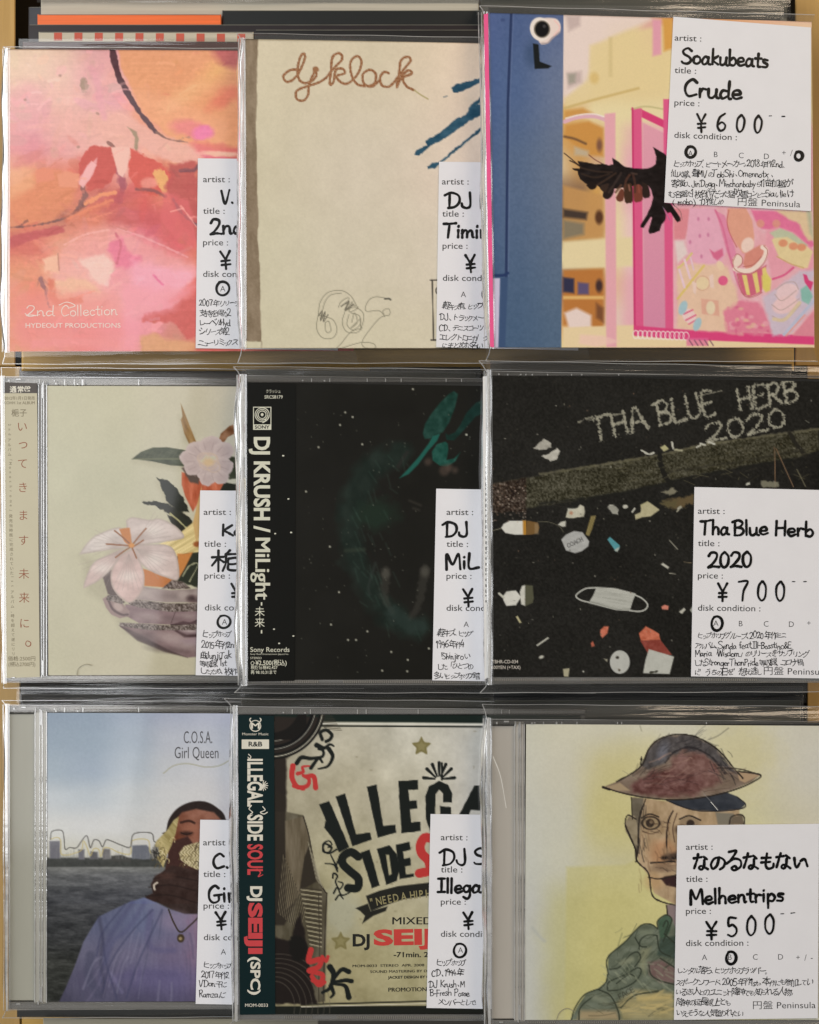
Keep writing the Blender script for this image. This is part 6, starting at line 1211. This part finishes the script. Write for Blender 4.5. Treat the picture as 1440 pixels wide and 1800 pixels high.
# -- second row
q = [(4,662),(632,666),(632,1200),(8,1200)]
t = root('cd_jewel_case', 318, 1200, ZA-9.5*MM, 'beige CD cover with a white magnolia over a grey face', 'CD', GA)
jewel(t, q, ZA, hinge=(66,82), hrgb=(84,78,68), ridges=(), inner=(83,678,618,1187), seed=2)
p = art_flower([(82,678),(618,680),(618,1185),(85,1187)]).build('booklet_print', t, ZA-.4*MM, PRINT_CLEAR)
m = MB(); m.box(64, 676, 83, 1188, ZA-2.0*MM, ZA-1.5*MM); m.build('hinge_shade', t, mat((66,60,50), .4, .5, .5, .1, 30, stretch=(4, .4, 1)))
ob = MB(); ob.quad_box([(4,672),(65,674),(70,1190),(9,1192)], ZA-.1*MM, ZA+.15*MM); ob = ob.build('paper_strip', t, mat((198,192,168), .65, .3, 0, .03))
m = MB(); m.quad_box([(4.5,672),(65,673.5),(65.2,691),(5,691)], ZA+.15*MM, ZA+.2*MM); m.build('dark_band', ob, mat((84,78,74), .5))
m = MB(); T(m, '通', 17, 689, 8.4, ZA+.23*MM, off=.02); T(m, '常', 30, 689, 8.4, ZA+.23*MM, off=.02); T(m, '盤', 42, 689, 8.4, ZA+.23*MM, off=.02); m.build('lettering', ob, INK((226,222,206)), split=True)
m = MB(); T(m, '2012年1月1日発売', 8, 702.5, 5, ZA+.18*MM, x1=61); T(m, 'KOHH 1st ALBUM', 7, 710.5, 5, ZA+.18*MM, x1=61); T(m, '梔子', 20, 731, 10, ZA+.18*MM, x1=47)
T(m, '価格:2500円', 14, 1161, 6.2, ZA+.18*MM, x1=62); T(m, '(税込2700円)', 15, 1171, 6.2, ZA+.18*MM, x1=62)
small = '2ndアルバム「Monochrome」発売当時既に完成されていた1stアルバム、時を超えて遂にリリース'
for i, ch in enumerate(small):
    T(m, ch, 12.4+i*.16, 751+i*8.35, 4.6, ZA+.18*MM, rot=90 if ord(ch) < 128 or ch in '「」ー' else 0) if ord(ch) > 127 and ch not in '「」ー' else T(m, ch, 14.5+i*.16, 745+i*8.35, 4.6, ZA+.18*MM, rot=90)
m.build('fine_print', ob, INK((120,110,88)), split=True)
m = MB()
for ch, y in zip('いってきます未来に。', (757,788,822,864,913,957,1016,1058,1103,1137)):
    v, f = glyphs(ch); 
    if ch == '。': m.ribbon([(50,1127),(54,1130),(53,1135),(48,1136),(45,1132),(47,1127),(50,1127)], 1.5, ZA+.18*MM)
    else: T(m, ch, 29+(y-757)*.012, y, 13.5 if ch not in 'っ' else 15, ZA+.18*MM, off=-.006)
m.build('red_lettering', ob, INK((146,84,58)), split=True)
m = MB(); m.ribbon([(135,1188),(138,1175),(150,1168),(162,1170)], 1.2, ZA+.1*MM); m.build('lid_notch', t, mat((150,144,124), .3))
sleeve(t, q, ZA, 9.5*MM, 4, ext=(7, 16, 10, 8), corner=2)

q = [(430,660),(1040,668),(1040,1204),(432,1204)]
t = root('cd_jewel_case', 735, 1204, ZB-9.5*MM, 'black starry CD cover with faint teal shapes and a black title strip', 'CD', GA)
jewel(t, q, ZB, ridges=((495,560),(603,845)), inner=(517,672,1030,1193), seed=3)
p = art_space([(432,672),(1030,681),(1030,1193),(432,1196)]).build('booklet_print', t, ZB-.1*MM, PRINT_CLEAR)
ob = MB(); ob.quad_box([(432,672),(520,674),(518,1197),(432,1198)], ZB-.05*MM, ZB+.15*MM); ob = ob.build('paper_strip', t, mat((20,20,17), .5, .12, .35, .03))
z = ZB+.18*MM; LT = (206,206,188)
m = MB(); T(m, 'クラッシュ', 468, 690.5, 5, z, x1=493); T(m, 'SRCS8179', 465, 700.5, 5.6, z, x1=497, off=.008)
T(m, 'Sony Records', 440, 1146, 8.2, z, x1=509, off=.004); T(m, 'Sony Music Entertainment (Japan) Inc.', 440, 1151, 2.4, z, x1=508); T(m, 'STEREO', 440, 1158.5, 3.6, z, x1=460)
T(m, '¥2,500(税込)', 449, 1169, 7.6, z, x1=504, off=.012); T(m, '税抜価格¥2,427', 441, 1176, 5.2, z, x1=488, off=.01); T(m, '再 98.10.31まで', 441, 1184.5, 5.2, z, x1=486, off=.01); m.ribbon([(447,1166),(444,1169),(441,1166),(444,1162.5),(447,1165)], 1, z); m.build('fine_print', ob, INK(LT), split=True)
m = MB()
for k, (a, b, c_, d_) in enumerate(((445,715,477,716.4),(445,746,477,755.5),(445,715,446.4,755),(475.6,715,477,755))): m.box(a, b, c_, d_, z-.02*MM, z+.01*MM+k*.004*MM)
for r_ in (12.5, 9.6, 6.8): m.ribbon([(461+r_*math.cos(a*.4488), 729+r_*.98*math.sin(a*.4488)) for a in range(15)], 1.5, z, ramp=0)
m.ribbon([(461,727.6),(462.2,729),(461,730.2),(459.8,729),(461,727.6)], 3.4, z); m.ribbon([(461,738),(469,738.5),(462,743)], 1.6, z)
m.build('logo', ob, INK(LT))
m = MB(); T(m, 'SONY', 448, 753.4, 5.6, z+.06*MM, x1=474, off=.02); m.build('logo_lettering', ob, INK((20,20,18)))
m = MB(); T(m, 'DJ KRUSH /', 447.5, 768, 26, z, off=.035, rot=90, x1=447.5+168); T(m, 'MiLight', 449, 946, 26, z, rot=90, x1=449+108, off=.03); T(m, '未', 447.5, 1082, 12.5, z); T(m, '来', 447.5, 1101, 12.5, z); T(m, '-', 455, 1058, 15, z, rot=90, off=.01); T(m, '-', 455, 1107, 15, z, rot=90, off=.01); m.build('title_lettering', ob, INK(LT), split=True)
m = MB()
for x, y in ((498,801),(507,877),(484,938),(512,936),(482,1106),(491,1131),(516,1118)): m.ribbon([(x-.6,y),(x+.6,y)], 2.6, z)
m.build('printed_stars', ob, INK((200,200,184)))
sleeve(t, q, ZB, 9.5*MM, 5, ext=(18, 16, 14, 8), corner=20)

q = [(862,652),(1472,664),(1472,1200),(864,1202)]
t = root('cd_jewel_case', 1165, 1202, ZC-9.5*MM, 'black asphalt CD cover with litter, a kerb and chalk writing', 'CD', GA)
jewel(t, q, ZC, ridges=((870,975),(1022,1330)), inner=(862,661,1462,1190), seed=4)
p = art_asphalt([(859,660),(1462,671),(1462,1190),(861,1190)]).build('booklet_print', t, ZC-.1*MM, PRINT_CLEAR)
m = MB(); T(m, 'TBHR-CD-034', 865, 1166, 5.8, ZC-.04*MM, x1=911, off=.006); T(m, '1,600YEN (+TAX)', 860, 1176, 5.8, ZC-.04*MM, x1=915, off=.006); m.build('fine_print', p, INK((196,190,180)), split=True)
m = MB(); m.quad_box([(849,662),(860,660),(861,1190),(852,1194)], ZC-9*MM, ZC-.6*MM); sp = m.build('spine_card', t, mat((226,226,224), .5, .3, .4, .03))
m = MB()
for k in range(26): m.box(853.5, 820+k*9.4, 855.2, 823+k*9.4+(k*37 % 4), ZC-.62*MM, ZC-.55*MM)
m.build('spine_print', sp, INK((70,70,70)))
sleeve(t, q, ZC, 9.5*MM, 6, ext=(16, 18, 16, 8), corner=20)

# -- third row
q = [(13,1239),(632,1243),(632,1773),(14,1776)]
t = root('cd_jewel_case', 322, 1776, ZA-9.5*MM, 'CD cover of a person in a lilac shirt before the sea and pale sky', 'CD', GA)
jewel(t, q, ZA, hinge=(60,82), hrgb=(166,165,156), tray=(16,82,(158,157,144)), ridges=(), inner=(83,1253,618,1761), seed=5)
p = art_sea([(83,1253),(618,1255),(618,1760),(83,1761)]).build('booklet_print', t, ZA-.3*MM, PRINT_CLEAR)
m = MB(); T(m, 'C.O.S.A.', 323, 1306.5, 21, ZA-.24*MM, x1=373, off=-.004); T(m, 'Girl Queen', 307, 1333, 20, ZA-.24*MM, x1=384, off=-.004); m.build('lettering', p, INK((84,84,88)), split=True)
sleeve(t, q, ZA, 9.5*MM, 7, ext=(10, 8, 14, 8), corner=10)

q = [(414,1242),(1030,1248),(1030,1794),(418,1794)]
t = root('cd_jewel_case', 722, 1794, ZB-9.5*MM, 'CD cover like a stained parchment poster with bold black letters', 'CD', GA)
jewel(t, q, ZB, ridges=((500,548),(592,845)), inner=(483,1256,1020,1783), seed=6)
p = art_poster([(482,1256),(1020,1258),(1020,1780),(482,1783)]).build('booklet_print', t, ZB-.1*MM, PRINT_CLEAR)
z = ZB-.05*MM
m = MB()
for ch, x, y, r_ in (('"',652,1594,-10),('N',662,1592,-12),('E',673,1589.5,-11),('E',682.5,1587.5,-10),('D',691.5,1586,-9),('A',706,1583,-8),('H',721,1581,-7),('I',731.5,1579.5,-6),('P',737,1579,-5),('H',748,1578,-4),('O',759,1577,-3)): T(m, ch, x, y, 13.5, z, off=.014, rot=r_, sx=.72)
m.build('banner_lettering', p, INK((142,134,96)), split=True)
m = MB(); T(m, 'MIXED', 690, 1625, 12.5, z, x1=760, off=.02); T(m, 'DJ', 620, 1663, 20, z, x1=650, off=.035); T(m, '-71min. 27sec', 692, 1682.5, 8.6, z, x1=782, off=.022)
T(m, 'MOM-0033  STEREO  APR. 2008  MADE IN', 620, 1700.5, 4.4, z, x1=788, off=.03, rot=-.8); T(m, 'SOUND MASTERING BY DJ SEIJI', 651, 1710.5, 4.4, z, x1=770, off=.03, rot=-.8); T(m, 'JACKET DESIGN BY GRAF', 682, 1720.5, 4.4, z, x1=768, off=.03, rot=-.8); T(m, 'PROMOTIONAL', 683, 1743.5, 7, z, x1=764, off=.03, rot=-.8)
m.build('lettering', p, INK((34,34,30)), split=True)
m = MB(); T(m, 'SEIJI', 657, 1661, 25, z, x1=778, off=.045, rot=-1); m.build('red_lettering', p, INK((196,66,60)), split=True)
ob = MB(); ob.quad_box([(418,1257),(482,1258),(484,1783),(421,1784)], ZB-.05*MM, ZB+.15*MM); ob = ob.build('paper_strip', t, mat((16,36,38), .5, .12, .35, .03))
z = ZB+.18*MM; WHT = (214,210,196)
m = MB(); T(m, 'Monster Music', 426, 1292.5, 4.4, z, x1=472, off=.006); m.box(425, 1300, 473, 1316.5, z-.03*MM, z)
m.ribbon([(449+9.5*math.cos(a*.4488), 1276+9.5*math.sin(a*.4488)) for a in range(15)], 1.6, z); T(m, 'M', 442, 1281, 10.5, z+.02*MM, x1=456, off=.05); m.ribbon([(441,1269),(439,1265),(441,1262.5)], 2, z+.03*MM); m.ribbon([(457,1269),(459,1265),(457,1262.5)], 2, z+.03*MM)
m.build('emblem', ob, INK(WHT)); m = MB(); T(m, 'R&B', 437, 1312, 8, z+.05*MM, x1=461, off=.02); m.build('genre_lettering', ob, INK((18,24,24)))
m = MB(); T(m, 'ILLEGAL', 436, 1334, 25, z, x1=436+84, off=.03, rot=90); T(m, 'SIDE', 436, 1432, 25, z, x1=436+46, off=.03, rot=90); T(m, 'DJ', 441, 1558, 19, z, x1=441+26, off=.04, rot=90); T(m, '(SPC)', 441, 1682, 16, z, x1=441+67, off=.03, rot=90); T(m, 'MOM-0033', 431, 1770, 5.6, z, x1=471, off=.012)
for a in range(7): m.ribbon([(462,1381),(462+9*math.cos(math.radians(-80+a*27)), 1381+9*math.sin(math.radians(-80+a*27)))], 1.5, z+.004*MM*a)
m.ribbon([(437,1326),(441,1330),(439,1334),(436,1331)], 1.6, z); m.ribbon([(462,1418),(466,1424),(458,1428),(464,1431),(470,1428)], 1.8, z); m.ribbon([(442,1416),(438,1422),(444,1428),(440,1431)], 1.8, z)
m.build('title_lettering', ob, INK(WHT), split=True); m = MB(); T(m, 'SOUL', 436, 1484, 25, z, x1=436+54, off=.03, rot=90); T(m, 'SEIJI', 438, 1587, 22, z, x1=438+90, off=.05, rot=90); m.ribbon([(452,1528),(458,1534),(454,1541),(462,1538)], 2, z); m.build('red_lettering', ob, INK((196,66,70)), split=True)
sleeve(t, q, ZB, 9.5*MM, 8, ext=(12, 14, 12, 8), corner=20)

q = [(862,1264),(1472,1268),(1472,1802),(864,1802)]
t = root('cd_jewel_case', 1165, 1802, ZC-9.5*MM, 'white CD cover with a drawn portrait in a brown brimmed hat', 'CD', GA)
jewel(t, q, ZC, hinge=(904,922), hrgb=(170,167,160), tray=(864,924,(174,169,160)), ridges=((928,975),(1022,1160)), inner=(925,1274,1462,1793), seed=7)
p = art_portrait([(925,1273),(1462,1276),(1462,1793),(922,1793)]).build('booklet_print', t, ZC-.3*MM, PRINT_CLEAR)
m = MB(); m.ribbon([(867,1330),(880,1365),(890,1420)], 1.1, ZC+.5*MM); m.ribbon([(1250,1410),(1262,1424)], 1.1, ZC+.5*MM); m.build('lid_scratch', t, mat((220,220,214), .4))
m = MB(); m.ribbon([(979,1792),(984,1780),(996,1773),(1010,1778)], 1.2, ZC+.1*MM); m.build('lid_notch', t, mat((150,144,124), .3))
sleeve(t, q, ZC, 9.5*MM, 9, ext=(17, 26, 14, 8), corner=14)

# ------------------------------------------------------------------ price slips
PAPER = mat((226,226,230), .8, .2, 0, .015, 120)
GREY = (58,58,58); BLK = (14,14,14)
def note(m, text, x, y, h, z, xmax, seed):
    rn = random.Random(seed)
    for i, ch in enumerate(text):
        if x > xmax-3: break
        if ch == ' ': x += h*.4; continue
        hh = h*rn.uniform(.85, 1.12); yy = y+rn.uniform(-.10, .10)*h
        if ord(ch) < 128 and ch in G:
            w_ = G[ch][0]*hh*.9
            for st in hand(ch, x, yy, x+w_+hh*.08, yy, hh, rn.randint(0, 999), .04): m.ribbon(st, rn.uniform(1.15, 1.55), z+rn.uniform(0, .02)*MM)
            x += w_+h*.05
        else:
            kana = ch in 'ヒップホグルミニアバムリスサンテコレクトロタルュカメドビラオキズーっりいとのしてたからをめえそうなもにあでつひら、。「」・'
            k = hh*(1.0 if kana else 1.15); small_ = ch in 'ッャュョっ、。'
            v, f = glyphs(ch, .004); v = v*k*1.06
            v = v+np.stack([.07*k*np.sin(v[:, 1]/k*4+seed+i), .06*k*np.sin(v[:, 0]/k*5+i*1.7)], 1)
            a = rn.uniform(-.14, .05); c_, s_ = math.cos(a), math.sin(a); shx = .12
            u = v[:, 0]+v[:, 1]*shx; X = x+u*c_-v[:, 1]*s_*-1; Y = yy-(v[:, 1]*c_*rn.uniform(.9, 1.1)-u*s_*.3)
            if X.max() < xmax: m.add([W(p_, q_, z) for p_, q_ in zip(X, Y)], f)
            x += k*(.55 if small_ else .80)
def slip(q, ztop, label, tx, ty, marks, cond, notes, small_x, xmax, step=56.5, pen=(), shop=None, letters_x=(30,75,118,161), seed=1):
    (ax, ay), (bx, by), (cx, cy), (dx, dy) = q; z = ztop+.55*MM; zi = z+.05*MM
    t = root('price_slip', (dx+cx)/2, (dy+cy)/2, ztop+.3*MM, label, 'price slip', 'handwritten price slips')
    m = MB(); m.quad_box(q, ztop+.32*MM, z); m.build('paper', t, PAPER)
    m = MB(); rot = math.degrees(math.atan2(by-ay, bx-ax))*.5; lean = (ax-dx)/(dy-ay)
    for i, (s_, w_) in enumerate((('artist :', 47), ('title :', 38), ('price :', 44), ('disk condition :', 110))):
        X = tx-lean*0; T(m, s_, tx-(i*step)*lean*marks.get('lean', 0), ty+4+i*step, 10.6, zi, x1=tx-(i*step)*lean*marks.get('lean', 0)+w_*marks.get('k', 1), rot=rot, off=.002)
    y4 = ty+marks.get('cy', 200)
    cnames = ['A', 'B', 'C', 'D']
    for n_, x in zip(cnames, letters_x):
        if ax+x < xmax: T(m, n_, tx+x-4, y4+4+x*math.tan(math.radians(rot)), 9.6, zi, rot=rot, off=-.008)
    if ax+200 < xmax+20:
        T(m, '+', tx+letters_x[3]+28, y4+4, 9.6, zi, rot=rot, off=-.01)
        if tx+letters_x[3]+50 < 1440: T(m, '/', tx+letters_x[3]+43, y4+5, 11, zi, rot=rot, off=-.01)
        if marks.get('minus'): T(m, '-', tx+letters_x[3]+54, y4+4, 9.6, zi, rot=rot, off=-.004)
    if shop: T(m, '円盤 Peninsula', shop[0], shop[1], 11, zi, x1=shop[0]+110, rot=rot, off=-.004)
    m.build('printed_lettering', t, INK(GREY, .6), split=True)
    m = MB(); k = 0
    for (text, x0, y0, x1, y1, H, w_) in pen:
        m.mark()
        for st in hand(text, x0, y0, x1, y1, H, seed+k, .02): m.ribbon(st, w_, zi+.01*MM+k*.0025*MM, ramp=8e-6); k += 1
    m.build('marker_lettering', t, INK(BLK, .45), split=True)
    if cond:
        m = MB()
        for (x, y, rx, ry, w_) in cond: m.mark().ribbon([(x+rx*(1-.02*a)*math.cos(a*.5236-2), y+ry*math.sin(a*.5236-2)) for a in range(14)], w_, zi+.05*MM, ramp=1e-5)
        m.build('pen_ring', t, INK(BLK, .45), split=True)
    m = MB()
    for i, (s_, x, y) in enumerate(notes): m.mark(); note(m, s_, x, y, 11.8, zi+.005*MM, xmax, seed*31+i)
    m.build('note_handwriting', t, INK((20,20,22), .5), split=True)
    return t
slip([(348,278),(598,281),(594,616),(344,612)], ZA, 'price slip on the pink painted cover, second word reading 2nd', 357, 316, dict(cy=192), [(391,507,13,12,4.6)],
     [('2007年リリース',350,538),('支持を得た2',350,556),('レーベルHyd',348,572),('シリーズ第2',348,588),('ニューリミックス',347,607)], 0, 596, pen=[('V.',390,358,412,357,24,4.4),('2nd',370,412,430,410,27,5),('¥',389,473,408,472,31,4.4)], letters_x=(34,79,122,165), seed=1, step=55.5)
slip([(772,284),(1022,287),(1017,616),(767,610)], ZB, 'price slip on the cream cover, lowest words beside the pen drawn bracket', 777, 320, dict(cy=198,lean=-.6), [(858,516,12,14,4)],
     [('軽キズ有、ヒップ',776,543),('DJ、トラックメー',773,563),('CD、テニスコーツ',772,582),('エレクトロニカ/クリッ',771,598),('にまとめた名い',777,612)], 0, 1015, pen=[('DJ K',784,366,866,365,27,5),('Timin',780,417,862,418,26,5),('¥',820,479,838,478,30,4.6)], letters_x=(37,82,125,168), seed=2, step=56.5)
slip([(1184,29),(1426,48),(1426,371),(1168,356)], ZC, 'price slip marked 600 yen, beside the black bird', 1186, 67, dict(cy=202,lean=.06), [(1214,267,10,9.5,5.6),(1404,274,7.6,7.4,6)],
     [('ヒップホップ、ビートメーカー。2018年作2nd、',1182,293),('仙人掌、聲MVのTokiShi、Omennotx、',1178,311),('客演り、JinDogg、Minchanbabyら11曲加盤が',1178,328),('む名盤た1枚名作だった猛吹雪コンビニ5iaいlleけ',1174,346),('(mobo)が推しめ',1182,360)], 0, 1424,
     pen=[('Soakubeats',1199,111,1352,118,27,5),('Crude',1203,169,1306,174,30,5.4),('¥',1226,232,1242,232,31,4),('6',1260,229,1278,230,31,4.2),('0',1294,231,1311,232,30,4.2),('0',1325,233,1341,234,30,4.2),('-',1352,206,1358,206,6,1.4),('-',1374,207,1382,207,6,2.4)], shop=(1297,360), letters_x=(27,72,116,160), seed=3, step=57)
slip([(352,862),(602,864),(594,1190),(344,1187)], ZA, 'price slip on the magnolia cover, its grade letter A ringed', 358, 901, dict(cy=193,lean=-.5,k=1.02), [(393,1093,13,11,4.2)],
     [('ヒップホップ',354,1120),('2015年作2n',354,1139),('曲JunjiTak',351,1157),('等収録、1st',350,1171),('したため、枚作れ',350,1185)], 0, 598, pen=[('Ka',390,941,432,941,19,4.6),('梔',373,1004,425,1004,36,4.6),('¥',407,1056,425,1056,30,4.4)], letters_x=(36,81,124,167), seed=4, step=56)
slip([(767,859),(1017,863),(1010,1200),(760,1196)], ZB, 'price slip on the black starry cover, its letter A not ringed', 785, 901, dict(cy=197,k=1.0), [],
     [('軽キズ、ヒップ',768,1118),('1996年作4',767,1138),('「Shinjiroい',768,1158),('した「ひとつの',766,1176),('多いヒップホップ暗',762,1193)], 0, 1010, pen=[('DJ',780,944,826,943,26,5),('MiL',783,1001,845,999,27,5.2),('¥',816,1066,834,1065,30,4.4)], letters_x=(34,79,122,165), seed=5, step=56.2)
slip([(1221,856),(1470,862),(1465,1193),(1215,1189)], ZC, 'price slip marked 700 yen, on the asphalt cover', 1227, 899, dict(cy=197), [(1260,1096,11,12.5,5)],
     [('ヒップホップグループ、2020年作ミニ',1225,1122),('アルバム、Senda feat.Ill-Bosstino&E',1220,1140),('Maria「Wisdom」のリリースをサンプリング',1222,1154),('したStrongerThanPride等収録、コロナ禍',1219,1170),('に"うちの日を"想え逃し',1220,1186)], 0, 1450,
     pen=[('Tha',1232,940,1284,939,25,5),('Blue',1290,941,1352,940,26,5),('Herb',1363,941,1432,943,26,5),('2020',1245,998,1324,997,27,5.2),('¥',1263,1057,1280,1057,31,4.4),('7',1298,1056,1317,1056,34,4.2),('0',1332,1056,1350,1056,34,4.2),('0',1364,1056,1382,1056,34,4.2),('-',1392,1024,1400,1024,4,1.6),('-',1412,1024,1420,1024,4,1.8)], shop=(1343,1185), letters_x=(31,75,119,163), seed=6, step=56.8)
slip([(352,1441),(602,1444),(594,1769),(344,1765)], ZA, 'price slip on the seaside cover, its grade letter left unringed', 357, 1482, dict(cy=192,lean=-.3,k=1.02), [],
     [('ヒップホップ',356,1702),('2017年作2',354,1719),('VDon千に',350,1735),('Ramzaに',350,1753)], 0, 598, pen=[('C.',375,1527,404,1526,26,5),('Girl',367,1588,424,1584,30,5),('¥',381,1634,400,1633,30,4.6)], letters_x=(35,80,123,166), seed=7, step=55.6)
slip([(757,1431),(1007,1434),(1000,1776),(750,1772)], ZB, 'price slip on the parchment poster cover, letter A neatly ringed', 775, 1473, dict(cy=198), [(808,1671,12.5,12,4.2)],
     [('ヒップホップ',765,1697),('CD、1994年',759,1716),('DJ Krush、M',754,1735),('B-Fresh Posse',756,1751),('メンバーとして!',768,1767)], 0, 998, pen=[('DJ S',775,1521,858,1519,28,4.6),('Illegal',770,1569,855,1569,25,5),('¥',816,1634,834,1633,29,4.6)], letters_x=(34,79,122,165), seed=8, step=56.6)
slip([(1191,1451),(1440,1448),(1438,1790),(1185,1793)], ZC, 'price slip marked 500 yen, on the portrait cover, letter B ringed', 1206, 1490, dict(cy=194,minus=1), [(1285,1684,10,11,5.4)],
     [('レンタル落ち、ヒップホップラッパー。',1190,1711),('スポークンワード、2005年作1st。本作にも参加してい',1187,1732),('いる志人とのユニット降神でも知られる人物。',1187,1749),('降神の延長線上とも',1188,1767),('いえそうな人気盤りれたい',1187,1786)], 0, 1438,
     pen=[('なのるなもない',1219,1529,1424,1527,27,5),('Melhentrips',1213,1590,1380,1584,26,5),('¥',1242,1652,1262,1652,31,4.6),('5',1279,1646,1298,1646,33,4.4),('0',1313,1644,1332,1644,34,4.2),('0',1345,1642,1364,1642,34,4.2),('-',1372,1609,1380,1609,6,1.6),('-',1390,1608,1400,1607,6,1.8)], shop=(1324,1773), letters_x=(32,77,121,165), seed=9, step=56.4)
